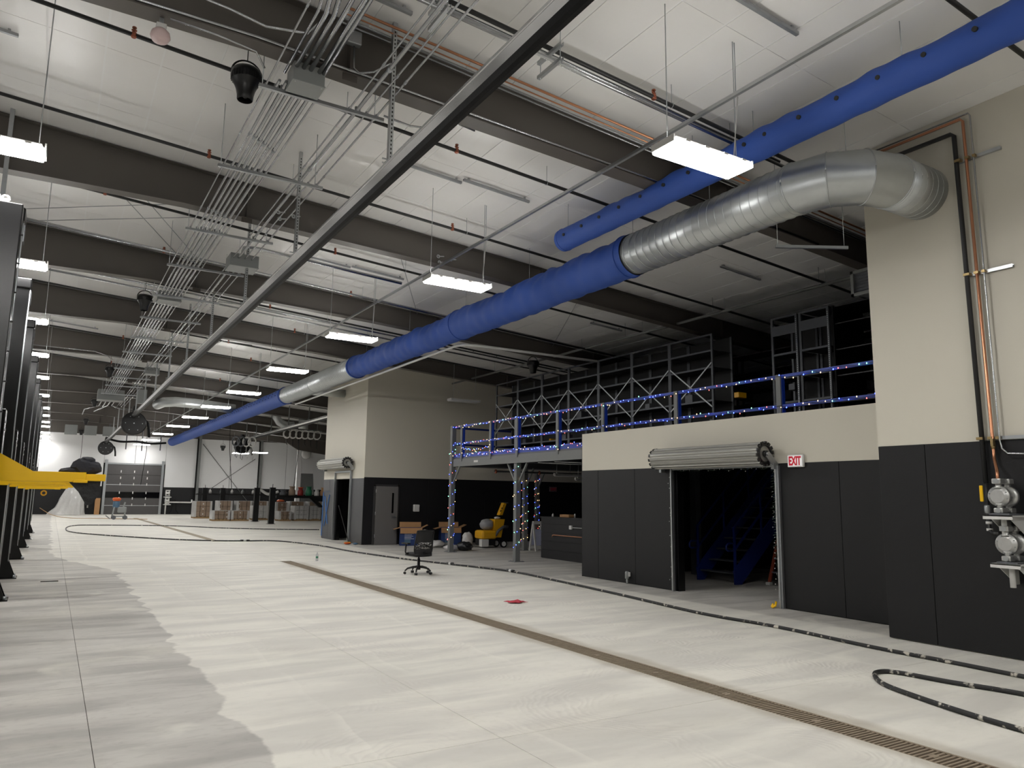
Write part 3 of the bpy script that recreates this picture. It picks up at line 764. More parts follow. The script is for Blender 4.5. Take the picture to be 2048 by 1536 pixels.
# ================================================================== FANS
def fan(x, y, z, label, s=1.):
    t = thing('air_fan', label, 'fan', (x, y, z), 'black bucket-shaped air fans')
    MB().lathe((x, y, z), [(.085 * s, 0), (.092 * s, .01), (.095 * s, .06), (.11 * s, .13), (.135 * s, .19), (.165 * s, .235)], 24, cap=False).lathe((x, y, z), [(.078 * s, .0), (.08 * s, .08), (.09 * s, .12)], 24, cap=False).build('outlet_cone', PLASB, t)
    MB().lathe((x, y, z), [(.165 * s, .235), (.17 * s, .25), (.168 * s, .29), (.178 * s, .31), (.178 * s, .35), (.15 * s, .385), (.06 * s, .40), (.0, .402)], 24).build('motor_head', PLASB, t)
    m = MB()
    for k in range(28):
        a = 2 * PI * k / 28; c, s2 = math.cos(a), math.sin(a)
        m.bar((x + c * .171 * s, y + s2 * .171 * s, z + .238), (x + c * .175 * s, y + s2 * .175 * s, z + .31), .006, .012)
    m.build('grille_rib', PLASB, t)
    m = MB()
    for k in range(5):
        a = 2 * PI * k / 5; m.bar((x, y, z + .05), (x + .078 * s * math.cos(a), y + .078 * s * math.sin(a), z + .06), .03, .004)
    m.cyl((x, y, z + .035), (x, y, z + .08), .022, 10)
    m.build('blade', PLASB, t)
    MB().ring((x, y, z + .33), .172 * s, .011, (0, 1, 0), 16, 6, PI, 2 * PI).build('bail_handle', PLASB, t)
    MB().cyl((x, y, z + .33 + .17 * s), (x, y, roofz(x)), .006, 6).build('hanger_chain', PLASB, t)
for k, (y, z) in enumerate(((8.75, 6.37), (20.0, 6.16), (32.9, 6.2), (45.2, 6.2), (56.5, 6.1), (65.0, 5.95))):
    fan(1.55, y, z, '%s black air fan hanging left of the conduit bundle' % ORD[k])
fan(12.6, 19.5, 5.62, 'black wrapped air fan hanging over the mezzanine shelving', 1.1)
fan(11.2, 62.0, 5.05, 'small black air fan far off beside the second rail', 1.1)

# ================================================================== SPRINKLER PIPES
SZ = 7.18
SP = [3.52, 6.56, 9.4, 12.12, 15.02, 17.75, 20.6, 22.9, 26.3, 28.9, 32.6, 35.0, 39, 41, 45, 47, 51, 53]
for k, y in enumerate(SP):
    if k >= 12 and k % 2: continue
    z = lambda x: SZ - .075 * x
    xa, xb = -7.5, (9.5 if y < 6 else 21.5)
    t = thing('sprinkler_pipe', '%s black sprinkler pipe across the hall under the roof' % ORD[k] if k < 12 else 'far black sprinkler pipe under the roof near the %s beam' % ORD[min(13, k - 6)], 'pipe', (xa, y, z(xa)), 'black sprinkler pipes under the roof')
    MB().tube([(xa, y, z(xa)), (xb, y, z(xb))], .027, 8).build('pipe', BLACKP, t)
    hx = .36 if k % 2 == 0 else 1.67
    q = hx - 4.33
    while q < (9 if k < 12 else 6):
        h = MB().lathe((q, y, z(q) - .034), [(.026, 0), (.034, .012), (.034, .056), (.026, .068)], 10, smooth=False)
        h.cyl((q, y, z(q) + .03), (q, y, z(q) + .085), .017, 8); h.cyl((q, y, z(q) + .085), (q, y, z(q) + .1), .026, 8); h.box(q - .03, q + .03, y - .006, y + .006, z(q) + .05, z(q) + .068)
        h.build('sprinkler_head', REDB, t)
        q += 4.33
    for q in (-1.7, 3.0, 6.3, 9.3, 13.2):
        if q < xb: MB().cyl((q, y, z(q)), (q, y, roofz(q)), .005, 6).ring((q, y, z(q)), .032, .005, (1, 0, 0), 12, 5).build('pipe_hanger', GALV, t)

# pipes carried along the nearest beam
for k, (dy, dz, r, mt, lab) in enumerate(((-.36, -.12, .016, COPPER, 'fat copper pipe along the nearest beam'), (-.30, -.16, .009, COPPER, 'thin copper pipe beside the fat one along the nearest beam'),
        (-.24, -.18, .014, GALVD, 'grey pipe beside the copper along the nearest beam'), (-.18, -.2, .012, EMT, 'steel conduit beside the grey pipe along the nearest beam'))):
    y = 7.93 + dy
    solo(MB().tube([(2.35, y, roofz(2.35) + dz), (21, y, roofz(21) + dz)], r, 8), 'roof_pipe', mt, lab, 'pipe', 'pipes running along the nearest beam')
solo(MB().tube([(-3, 8.05 - .12, bz(-3) + .03), (1.5, 7.93, bz(1.5) + .03), (7, 7.93, bz(7) + .03), (11, 7.93, bz(11) + .03)], .018, 8), 'flange_pipe', EMT, 'steel pipe lying on the bottom flange of the nearest beam', 'pipe')
for k, (y, dz, lab) in enumerate(((6.62, -.34, 'upper of two steel conduits crossing between the first two sprinkler lines'), (6.45, -.52, 'lower of two steel conduits crossing between the first two sprinkler lines'))):
    solo(MB().tube([(2.2, y, roofz(2.2) + dz), (8.4, y, roofz(8.4) + dz)], .024, 10), 'cross_conduit', EMT, lab, 'conduit', 'pair of crossing conduits')
for k, (x, w1) in enumerate(((3.02, 'beside the exhaust rail'), (4.42, 'right of the exhaust rail'), (7.55, 'behind the nearest right light'))):
    t = thing('conduit_trapeze', 'double strut trapeze holding the crossing conduits %s' % w1, 'strut', (x, 6.5, roofz(x) - .58), 'double trapezes on the crossing conduits')
    for dz in (-.38, -.56):
        MB().channel((x, 6.3, roofz(x) + dz), (x, 6.78, roofz(x) + dz), .042, .042).build('channel', GALV, t)
    for y in (6.34, 6.74): MB().cyl((x, y, roofz(x) - .6), (x, y, roofz(x)), .006, 6).build('hanger_rod', GALV, t)
# second crossing pair further down (between third and fourth beam)
for k, (y, dz, lab) in enumerate(((20.9, -.3, 'upper steel conduit crossing the hall in front of the third bay pipe'), (21.2, -.36, 'lower steel conduit crossing the hall in front of the third bay pipe'))):
    solo(MB().tube([(-1.5, y, roofz(-1.5) + dz), (15, y, roofz(15) + dz)], .028, 8), 'cross_conduit', EMT, lab, 'conduit', 'far pair of crossing conduits')
# wind-brace rods under the roof between second and third beams
for k, (a, b, lab) in enumerate((((-.1, 13.7), (2.2, 18.7), 'left steel brace rod crossing the second bay'), ((.35, 13.7), (2.65, 18.7), 'right steel brace rod crossing the second bay'),
        ((2.5, 14.1), (-1.5, 18.1), 'upper steel brace rod crossing the second bay'), ((2.9, 14.6), (-1.2, 18.6), 'lower steel brace rod crossing the second bay'),
        ((5.6, 13.9), (8.2, 18.6), 'brace rod pair in the second bay by the blue duct'), ((10.3, 13.8), (12.8, 18.7), 'brace rod over the mezzanine front'))):
    solo(MB().cyl((a[0], a[1], roofz(a[0]) - .14), (b[0], b[1], roofz(b[0]) - .14), .008, 6), 'brace_rod', GALVD, lab, 'brace rod')
# cable reels stuck on the second beam
for x, w1 in ((3.1, 'left'), (6.35, 'right')):
    m = MB()
    for dx, dz in ((0, 0), (.03, -.12), (.28, -.02)):
        m.ring((x + dx, 13.44, 6.86 + dz - .075 * (x - 3.1)), .03, .012, (0, 1, 0), 10, 5); m.bar((x + dx, 13.44, 6.86 + dz - .075 * (x - 3.1)), (x + dx + .12, 13.42, 6.875 + dz - .075 * (x - 3.1)), .02, .02)
    solo(m, 'beam_clamp', GALV, 'cluster of bright beam clamps on the second beam, %s of the exhaust rail' % w1, 'clamp', 'beam clamps on the second beam')

# ================================================================== DUCTS
DX, DZ, DR = 8.03, 5.82, .345
def wavy_tube(x, y0, y1, z, r, n, seg, amp, seed, sagx=0., every=.0):
    rnd = random.Random(seed); m = MB(); vs = []
    ph = [rnd.uniform(0, 6.28) for _ in range(8)]
    for i in range(n + 1):
        f = i / n; y = y0 + (y1 - y0) * f
        for k in range(seg):
            t = 2 * PI * k / seg
            wv = sum(math.sin(q * y * (1.1 + .27 * q) + ph[q] + (1, -2, 3, -1, 2, -3)[q - 1] * t) for q in range(1, 7)) / 6
            wv = wv + .32 * max(0, math.sin(9.5 * y + 2.2 * math.sin(1.3 * y + t) + 2.6 * t + ph[0])) ** 3 * max(0, math.sin(1.7 * y + ph[7] + t)) 
            env = min(1, f * 12, (1 - f) * 12)
            top = .5 + .5 * math.sin(t)
            droop = (math.sin(PI * ((y - y0) % every) / every) * .035 * max(0, math.sin(t))) if every else 0
            rr = r * (1 + amp * env * wv * (.5 + .9 * top)) - droop * env
            vs.append((x + rr * math.cos(t), y, z + rr * math.sin(t)))
    fs = [(i * seg + k, i * seg + (k + 1) % seg, (i + 1) * seg + (k + 1) % seg, (i + 1) * seg + k) for i in range(n) for k in range(seg)]
    m.add(vs, fs, True)
    return m
def duct_hangers(t, x, z, r, yl):
    for y in yl: MB().cyl((x, y, z + r), (x, y, roofz(x)), .005, 6).build('hanger_rod', GALV, t)
t = thing('fabric_duct', 'thick blue fabric duct sleeve between the bare spiral ducts, nearest', 'duct', (DX, 9.3, DZ - DR))
wavy_tube(DX, 9.3, 15.6, DZ, DR * 1.03, 190, 56, .12, 3, every=3.1).build('sleeve', BLUEF, t)
wavy_tube(DX, 15.6, 22.95, DZ, DR * 1.0, 210, 56, .13, 5, every=2.4).build('sleeve', BLUEF, t)
for y in (9.45, 15.6, 22.8):
    MB().ring((DX, y, DZ), DR * 1.045, .014, (0, 1, 0), 36, 6).build('cuff_band', BLUEF, t)
duct_hangers(t, DX, DZ, DR, (9.35, 12.6, 15.4, 18.7, 22.0))
# spiral duct with gored elbow into the near wall
t = thing('spiral_duct', 'large bare spiral duct curving through a gored elbow into the tan wall', 'duct', (DX, 6.0, DZ - DR))
MB().tube([(DX, 9.4, DZ), (DX, 6.05, DZ)], DR * .985, 40).build('straight_run', SPIRAL, t)
CXE, CYE, RE = 8.8, 6.05, .77
eang = [0, 22.5, 45, 67.5, 90]
pts = [(CXE - RE * math.cos(math.radians(a)), CYE - RE * math.sin(math.radians(a)), DZ) for a in (0, 30, 60, 90)]
def gore(i):
    m = MB(); vs = []; seg = 40
    for q, a in enumerate((0, 30, 60, 90)[i:i + 2]):
        ar = math.radians(a)
        for k in range(seg):
            tt = 2 * PI * k / seg; rad = RE + DR * math.cos(tt) / 1
            vs.append((CXE - rad * math.cos(ar), CYE - rad * math.sin(ar), DZ + DR * math.sin(tt)))
    m.add(vs, [(k, (k + 1) % seg, seg + (k + 1) % seg, seg + k) for k in range(seg)], True); return m
for i in range(3): gore(i).build('elbow_gore', SPIRAL, t)
for a in (0, 30, 60, 90):
    ar = math.radians(a); ax = (math.sin(ar), -math.cos(ar), 0)
    MB().ring((CXE - RE * math.cos(ar), CYE - RE * math.sin(ar), DZ), DR * 1.005, .009, ax, 40, 6).build('gore_seam', SPIRAL, t)
MB().tube([(CXE, CYE - RE, DZ), (9.62, CYE - RE, DZ)], DR * .985, 40).build('straight_run', SPIRAL, t)
def ribs(m, axis, a, b, pitch, r, cx, cy_, cz):
    n = int((b - a) / pitch)
    for i in range(n + 1):
        p = a + i * pitch; tilt = .05
        if axis == 'y': m.ring((cx, p, cz), r, .008, (tilt, 1, tilt), 36, 4)
        else: m.ring((p, cy_, cz), r, .0035, (1, 0, .02), 36, 4)
    return m
ribs(MB(), 'y', 6.1, 9.3, .155, DR * .99, DX, 0, DZ).build('spiral_rib', SPIRAL, t)
ribs(MB(), 'x', CXE + .06, 9.5, .12, DR * .985, 0, CYE - RE, DZ).build('spiral_rib', SPIRAL, t)
duct_hangers(t, DX, DZ, DR, (7.6,))
MB().cyl((8.2, 5.45, DZ + .3), (8.2, 5.45, roofz(8.2)), .004, 6).build('hanger_rod', GALV, t)
m = MB().channel((8.6, 6.9, 5.38), (9.4, 6.3, 5.34), .042, .042); m.cyl((8.62, 6.88, 5.4), (8.62, 6.88, 6.8), .005, 6).cyl((9.36, 6.33, 5.36), (9.36, 6.33, 6.7), .005, 6)
solo(m, 'duct_strut', GALV, 'short hanging strut below the elbow of the large spiral duct', 'strut')
# far spiral and perforated sleeve
t = thing('spiral_duct', 'bare spiral duct length between the two blue sleeves, by the tan block', 'duct', (DX, 27, DZ - DR))
MB().tube([(DX, 22.9, DZ), (DX, 31.3, DZ)], DR * .985, 32).build('straight_run', SPIRAL, t)
stuff(ribs(MB(), 'y', 23.1, 31.0, .155, DR * .99, DX, 0, DZ).build('spiral_rib', SPIRAL, t))
MB().ring((DX, 27.2, DZ), DR, .012, (0, 1, 0), 32, 6).build('joint_band', SPIRAL, t)
MB().tube([(DX, 28.6, DZ - .1), (DX + .8, 28.6, DZ - .1), (9.63, 28.6, DZ - .1)], .16, 20).build('branch_tap', SPIRAL, t)
duct_hangers(t, DX, DZ, DR, (25, 28))
t = thing('fabric_duct', 'far blue fabric duct sleeve with rows of small holes, running to the far wall', 'duct', (DX, 31.2, DZ - DR))
wavy_tube(DX, 31.2, 66.0, DZ, DR * 1.02, 150, 24, .03, 9, every=3.4).build('sleeve', BLUEF, t)
hm = MB()
for k in range(62):
    y = 31.8 + .55 * k
    for dz in (.02, .14):
        a = PI - math.asin(dz / DR) if dz else PI
        hm.cyl((DX + DR * 1.03 * math.cos(a), y, DZ + dz), (DX + DR * 1.07 * math.cos(a), y, DZ + dz), .022, 8)
stuff(hm.build('nozzle_hole', DARK, t))
MB().ring((DX, 31.35, DZ), DR * 1.05, .014, (0, 1, 0), 28, 6).build('cuff_band', BLUEF, t)
duct_hangers(t, DX, DZ, DR, (33, 40, 47, 54, 61))
# small blue duct with nozzle holes
SXX, SZZ, SRR = 7.4, 6.29, .197
t = thing('fabric_duct', 'slim blue fabric duct with black nozzle holes hanging near the roof', 'duct', (SXX, 10.5, SZZ - SRR))
wavy_tube(SXX, -3.0, 10.5, SZZ, SRR, 260, 36, .10, 17, every=1.5).build('sleeve', BLUEF, t)
MB().lathe((SXX, 10.5, SZZ), [(SRR, -.01), (SRR * .96, .015), (0, .02)], 28, (0, 1, 0)).build('end_cap', BLUEF, t)
MB().ring((SXX, 10.43, SZZ), SRR * 1.01, .006, (0, 1, 0), 28, 5).build('cuff_band', BLUEF, t)
for y in (10.2, 9.69, 9.21, 8.71, 8.2, 7.7, 7.2, 6.7, 6.2, 5.87, 5.37, 4.86, 4.36, 3.86, 3.36, 2.86):
    a = PI + .08
    c = Vector((SXX + SRR * .93 * math.cos(a), y, SZZ + SRR * .93 * math.sin(a)))
    MB().cyl(c, c + Vector((-.035, 0, -.003)), .026, 14).build('nozzle', BLACKP, t)
duct_hangers(t, SXX, SZZ, SRR, (10.35, 7.3, 4.2))
# white pipe under the large duct, turning over the mezzanine
solo(MB().tube([(8.2, 30.5, 5.38), (8.2, 16.2, 5.42), (8.28, 15.95, 5.42), (8.55, 15.85, 5.42), (12.3, 15.85, 5.42)], .032, 10), 'white_pipe', PLAST, 'white pipe below the blue sleeve turning right over the mezzanine', 'pipe')
t = thing('mezzanine_pipe', 'long grey pipe rail sloping in view above the mezzanine shelving', 'pipe', (13.0, 17, 6.1))
MB().tube([(13.0, 7.2, 6.1), (13.0, 25.9, 6.1)], .035, 10).build('pipe', STEELG, t)
for y in (9.4, 12.3, 15.5, 19, 22.6): MB().cyl((13.0, y, 6.1), (13.0, y, roofz(13)), .006, 6).build('hanger_rod', GALVD, t)
t = thing('air_unit', 'grey air unit with pale frame at the edge of the near tan wall', 'air unit', (11.1, 6.9, 5.1))
MB().box(11.05, 11.9, 6.15, 7.34, 5.14, 5.5).build('body', DSTEEL, t)
m = MB(); m.box(11.0, 11.06, 6.15, 7.36, 5.48, 5.53).box(11.0, 11.06, 6.15, 7.36, 5.1, 5.15).box(11.0, 11.06, 7.31, 7.36, 5.1, 5.53); m.build('frame', STEELG, t)
for k in range(6): MB().box(11.02, 11.05, 6.2, 7.31, 5.18 + .05 * k, 5.185 + .05 * k).build('louvre_slat', DSTEEL, t)

# ================================================================== NEAR WALL: PIPES, PUMPS
WX = 9.5
for pts, r, m_, lab in (
    ([(WX, 6.1, 6.47), (WX, 4.83, 6.46), (WX, 4.79, 6.42), (WX, 4.74, 2.0)], .028, BLACKP, 'black pipe down the near tan wall with an elbow at the top'),
    ([(WX, 6.1, 6.615), (WX, 4.70, 6.61), (WX, 4.67, 6.57), (WX, 4.625, 2.36), (WX - .03, 4.61, 2.28), (9.26, 4.49, 2.14), (9.205, 4.462, 2.09), (9.2, 4.46, 2.03)], .019, COPPER, 'copper pipe down the near tan wall beside the black pipe'),
    ([(WX, 6.1, 6.66), (WX, 4.60, 6.65), (WX, 4.58, 6.61), (WX, 4.55, 2.5), (WX, 4.53, 2.4), (WX, 4.47, 2.34), (WX, 4.3, 2.33), (WX, 3.4, 2.33)], .011, EMT, 'thin steel conduit down the near tan wall, bending right at the bottom')):
    solo(MB().tube(pts, r, 10), 'wall_pipe', m_, lab, 'pipe', 'pipes on the near tan wall')
for k, (z, a, b, lab) in enumerate(((6.07, 4.28, 4.8, 'topmost'), (4.57, 4.26, 4.77, 'middle'), (2.53, 3.9, 4.76, 'lowest'))):
    t = thing('wall_strut', '%s strut channel clamping the pipes to the near tan wall' % lab, 'strut', (9.55, a, z), 'strut channels on the near wall')
    MB().channel((9.55, a, z), (9.55, b, z), .041, .041).build('channel', GALV, t)
    m = MB()
    for yy, rr in ((4.76, .036), (4.65, .026), (4.57, .018)): m.box(WX - rr, 9.54, yy - rr, yy + rr, z - .016, z + .016)
    m.build('pipe_clamp', BRASS, t)
m = MB().cyl((WX, 4.626, 2.4), (WX, 4.627, 2.5), .026, 10)
m.box(WX - .05, WX - .02, 4.6, 4.63, 2.43, 2.52)
solo(m, 'pipe_valve', BRASS, 'brass valve on the copper pipe above the upper pump', 'valve')
def pump(y, z, label):
    t = thing('diaphragm_pump', label, 'pump', (9.35, y, z), 'aluminium pumps on the near wall')
    for x, nm in ((9.2, 0), (9.4, 1)):
        MB().lathe((x, y, z + .19), [(.075, -.045), (.085, -.02), (.115, -.018), (.115, .03), (.08, .04)] if nm == 0 else [(.08, -.04), (.115, -.03), (.115, .018), (.085, .02), (.06, .05)], 24, (1, 0, 0)).build('chamber', ALUM, t)
        b = MB()
        for k in range(8):
            a = PI / 4 * k + .3; b.cyl((x - .03, y + .1 * math.cos(a), z + .19 + .1 * math.sin(a)), (x + .04, y + .1 * math.cos(a), z + .19 + .1 * math.sin(a)), .008, 6)
        stuff(b.build('bolt', GALV, t))
        MB().lathe((x, y, z + .01), [(.032, 0), (.03, .08), (.045, .1)], 12).build('manifold_neck', ALUM, t); MB().lathe((x, y, z + .28), [(.045, 0), (.03, .02), (.03, .08)], 12).build('manifold_neck', ALUM, t)
    MB().bevbox(9.15, 9.26, y - .05, y + .05, z, z + .06, .012).bevbox(9.35, 9.46, y - .05, y + .05, z, z + .06, .012).cyl((9.2, y, z + .03), (9.4, y, z + .03), .028, 12).build('lower_manifold', ALUM, t)
    MB().bevbox(9.15, 9.26, y - .05, y + .05, z + .33, z + .39, .012).bevbox(9.35, 9.46, y - .05, y + .05, z + .33, z + .39, .012).cyl((9.2, y, z + .36), (9.4, y, z + .36), .028, 12).build('upper_manifold', ALUM, t)
    MB().cyl((9.2, y, z + .19), (9.4, y, z + .19), .07, 16).build('air_section', ALUM, t)
    MB().cyl((9.145, y, z + .03), (9.15, y, z + .03), .03, 14).cyl((9.145, y, z + .36), (9.15, y, z + .36), .03, 14).build('plug', GALV, t)
def pump_shelf(y, z, label):
    t = thing('wall_shelf', label, 'shelf bracket', (9.3, y, z - .2), 'pump shelves on the near wall')
    MB().box(9.05, 9.55, y - .19, y + .12, z - .012, z).build('plate', PLAST, t)
    MB().box(9.05, 9.06, y - .19, y + .12, z - .045, z).build('front_lip', PLAST, t)
    for yy in (y - .13, y + .07): MB().prism([(9.08, z - .012), (9.555, z - .012), (9.555, z - .25), (9.48, z - .25)], 'y', yy - .004, yy + .004).build('gusset', PLAST, t)
    MB().bevbox(9.1, 9.5, y - .14, y + .08, z + .001, z + .02, .006).build('rubber_mat', DSTEEL, t)
    MB().cyl((9.2, y - .03, z - .26), (9.2, y - .03, z - .012), .03, 10).build('drain_stub', PLAST, t)
pump_shelf(4.46, 1.63, 'upper white wall shelf carrying a pump'); pump(4.46, 1.652, 'upper aluminium diaphragm pump on the near wall')
pump_shelf(4.42, 1.10, 'lower white wall shelf carrying a pump'); pump(4.42, 1.122, 'lower aluminium diaphragm pump on the near wall')
t = thing('ball_valve', 'black valve assembly with yellow handle beside the upper pump', 'valve', (9.4, 4.7, 1.35))
MB().tube([(WX, 4.74, 2.0), (9.48, 4.735, 1.8), (9.47, 4.73, 1.6), (9.46, 4.72, 1.45), (9.4, 4.66, 1.42), (9.25, 4.5, 1.42)], .024, 10).build('pipe', BLACKP, t)
MB().lathe((9.47, 4.73, 1.64), [(.03, 0), (.036, .02), (.036, .08), (.03, .1)], 12).build('valve_body', GALVD, t)
MB().bevbox(9.42, 9.44, 4.745, 4.785, 1.78, 1.97, .008).build('yellow_handle', YEL, t)['label'] = 'yellow lever handle'
MB().lathe((9.46, 4.72, 1.44), [(.034, 0), (.034, .03)], 10).lathe((9.465, 4.725, 1.52), [(.034, 0), (.034, .03)], 10).build('union_ring', PLAST, t)

# EXIT sign, conduit body, outlets
t = thing('exit_sign', 'white EXIT sign with red letters beside the large roll-up door', 'sign', (10.47, 8.16, 2.32))
MB().bevbox(10.44, 10.49, 8.01, 8.32, 2.31, 2.515, .012).build('housing', PLAST, t)
MB().box(10.434, 10.441, 8.03, 8.30, 2.325, 2.5).build('lit_face', EXITL, t)
text_part('letters', 'EXIT', REDL, t, (10.43, 8.165, 2.405), (0, -1, 0), (0, 0, 1), .2, .003, .007, .58)
t = thing('exit_sign', 'small dim red exit sign deep under the mezzanine', 'sign', (17.8, 25.9, 2.02))
MB().bevbox(17.65, 18.0, 25.93, 25.985, 2.0, 2.2, .01).build('housing', mat('dim_sign', (120, 100, 105), .5), t)
text_part('letters', 'EXIT', REDL, t, (17.825, 25.925, 2.1), (1, 0, 0), (0, 0, 1), .15, .003)
t = thing('conduit_fitting', 'grey conduit body at the foot of the black wall left of the roll-up door', 'electrical box', (10.44, 12.45, 0))
MB().lathe((10.44, 12.46, .1), [(.02, 0), (.045, .01), (.045, .13), (.03, .155), (.0, .16)], 12).build('body', GREYBOX, t)
MB().cyl((10.44, 12.46, 0), (10.44, 12.46, .1), .022, 10).build('stub', GREYBOX, t)
MB().bevbox(10.44, 10.49, 12.40, 12.44, .15, .24, .008).build('cover', PLAST, t)
solo(MB().bevbox(11.53, 11.78, 25.90, 25.99, 1.17, 1.44, .03).box(11.56, 11.75, 25.893, 25.9, 1.3, 1.41), 'towel_dispenser', PLAST, 'white wall dispenser on the black wall right of the grey door', 'dispenser')
t = thing('wall_outlet', 'pale outlet plate low on the black wall between the two blue cartons', 'outlet', (12.05, 25.98, .4))
MB().bevbox(12.0, 12.1, 25.975, 25.992, .38, .52, .005).build('plate', PLAST, t)
for z in (.41, .47): MB().box(12.03, 12.07, 25.97, 25.976, z, z + .035).build('socket', DSTEEL, t)

# ================================================================== MEZZANINE
MX = 11.05
mz = struct('floor_mezzanine', MB().box(MX, 22, 6.15, 22.05, 2.94, 2.985), DSTEEL)
for y in (9.0, 11.5, 14.5, 18.0, 21.7):
    MB().box(MX + .1, 22, y - .06, y + .06, 2.72, 2.93).build('joist', DSTEEL, mz)
MB().channel((MX, 14.12, 2.82), (MX, 21.95, 2.82), .06, .235, .012).build('edge_beam', STEELG, mz)
MB().box(MX - .03, 22, 21.9, 21.98, 2.705, 2.935).build('side_beam', STEELG, mz)
MB().box(MX - .035, MX - .03, 20.1, 20.35, 2.8, 2.86).build('maker_plate', PLAST, mz)
def post(x, y, zt, label, braces):
    t = thing('mezzanine_post', label, 'post', (x, y, 0), 'grey steel mezzanine posts')
    m = MB().box(x - .07, x + .07, y - .075, y - .067, 0.012, zt).box(x - .07, x + .07, y + .067, y + .075, 0.012, zt).box(x - .004, x + .004, y - .067, y + .067, .012, zt)
    m.box(x - .074, x - .066, y - .07, y + .07, .012, zt)
    m.build('column', STEELG, t)
    MB().box(x - .16, x + .16, y - .16, y + .16, 0, .014).build('base_plate', STEELG, t)
    b = MB()
    for i in (-1, 1):
        for j in (-1, 1): b.cyl((x + i * .12, y + j * .12, .014), (x + i * .12, y + j * .12, .035), .014, 6)
    b.build('anchor_bolt', GALV, t)
    for s in braces:
        MB().bar((x, y + s * .06, 2.13), (x, y + s * .52, 2.71), .05, .05).build('knee_brace', STEELG, t)
post(MX, 21.85, 4.02, 'grey mezzanine post at the left corner wrapped in string lights', (-1,))
post(MX + .08, 17.98, 4.0, 'grey mezzanine post in the middle of the open front', (-1, 1))
post(13.75, 21.7, 2.72, 'grey mezzanine post behind, beside the white folding sign', (-1,))
post(16.4, 25.0, 2.72, 'farthest lit grey mezzanine post wrapped in string lights', (-1,))
post(20.5, 24.0, 2.9, 'dim grey post deep under the mezzanine behind the black counter', ())
# guard rail
g = thing('guard_rail', 'blue and grey guard rail along the mezzanine front', 'railing', (MX, 14, 2.985))
for z in (3.97, 3.43):
    MB().bar((MX, 6.2, z), (MX, 21.9, z), .045, .06).build('rail', BLUES, g)
    MB().bar((MX, 21.9, z), (15.5, 21.9, z), .045, .06).build('rail', BLUED, g)
MB().box(MX - .006, MX + .006, 6.2, 21.9, 2.985, 3.11).build('kick_plate', BLUES, g)
MB().box(MX, 15.5, 21.895, 21.905, 2.985, 3.11).build('kick_plate', BLUES, g)
for y in (21.2, 19.35, 17.85, 15.86, 13.98, 11.52, 8.9):
    MB().box(MX - .05, MX - .02, y - .05, y + .05, 2.86 if y > 14.2 else 2.985, 4.0).build('post', STEELG, g)
    MB().box(MX - .019, MX + .06, y - .06, y - .02, 2.985, 4.0).build('post_liner', BLUES, g)
for x in (12.5, 14): MB().box(x - .05, x + .05, 21.87, 21.93, 2.985, 4.0).build('post', BLUED, g)

# shelving
def rack_bay(y0, y1, x, label, kind):
    t = thing('shelving_rack', label, 'shelving', (x, (y0 + y1) / 2, 2.985), 'shelving racks on the mezzanine')
    D = .62; zt = 5.465
    for yy in (y0 + .025, y1 - .025):
        MB().box(x - .02, x + .02, yy - .025, yy + .025, 2.985, zt).build('upright', DRACK, t)
        MB().box(x + D - .02, x + D + .02, yy - .025, yy + .025, 2.985, zt).build('upright', DRACK, t)
    for z in ((5.445, 5.08, 4.70, 3.95, 3.40, 3.05) if kind == 'open' else (5.45, 4.69, 4.2, 3.7, 3.05)):
        MB().box(x - .018, x + .012, y0 + .05, y1 - .05, z - .02, z + .02).build('beam', DRACK, t)
        if z not in (5.445,):
            MB().box(x, x + D, y0 + .03, y1 - .03, z + .0, z + .014).build('shelf', DARKW, t)  # near-black, the shade inside the rack is painted in
    if kind == 'open':
        ym = (y0 + y1) / 2
        for a, b in (((y0 + .03, 4.80), (ym, 4.30)), ((y1 - .03, 4.80), (ym, 4.30)), ((ym, 4.30), (y0 + .03, 3.80)), ((ym, 4.30), (y1 - .03, 3.80))):
            MB().bar((x - .03, a[0], a[1]), (x - .03, b[0], b[1]), .008, .028).build('cross_brace', GALVD, t)
    else:
        MB().box(x - .02, x - .008, y0 + .05, y1 - .05, 5.08, 5.28).build('header_panel', DRACK, t)
        p = MB()
        for z in range(60): p.box(x - .026, x - .02, y0 + .02, y0 + .032, 3.1 + .038 * z, 3.12 + .038 * z)
        stuff(p.build('slot_row', GALV, t))
    MB().box(x + D, x + D + .01, y0, y1, 2.985, 5.46).build('shade_sheet', DARKW, t)  # dark sheet standing in for the unlit depth behind the shelves
names = ['leftmost open shelving bay beside the tan partition', 'second open shelving bay from the tan partition', 'third open shelving bay, above the middle post', 'fourth open shelving bay from the tan partition',
         'fifth open shelving bay, above the low tan wall end', 'sixth open shelving bay, above the roll-up door left side', 'seventh open shelving bay with cross braces, nearest of them']
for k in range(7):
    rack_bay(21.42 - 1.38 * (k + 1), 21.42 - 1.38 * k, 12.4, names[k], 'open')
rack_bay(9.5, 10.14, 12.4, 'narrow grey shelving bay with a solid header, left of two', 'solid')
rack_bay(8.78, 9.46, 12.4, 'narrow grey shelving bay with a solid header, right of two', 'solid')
t = thing('shelving_rack', 'tall black-sided shelving block ending at the near tan wall', 'shelving', (12.9, 7.6, 2.985))
MB().box(12.46, 13.4, 8.74, 8.77, 2.985, 5.47).build('side_sheet', PLASB, t)
MB().box(12.5, 13.4, 6.4, 6.43, 2.985, 5.47).build('side_sheet', PLASB, t)
for z in (3.1, 3.6, 4.1, 4.6, 5.1, 5.44): MB().box(12.5, 13.4, 6.43, 8.74, z, z + .02).build('shelf', PLASB, t)
rk = 0
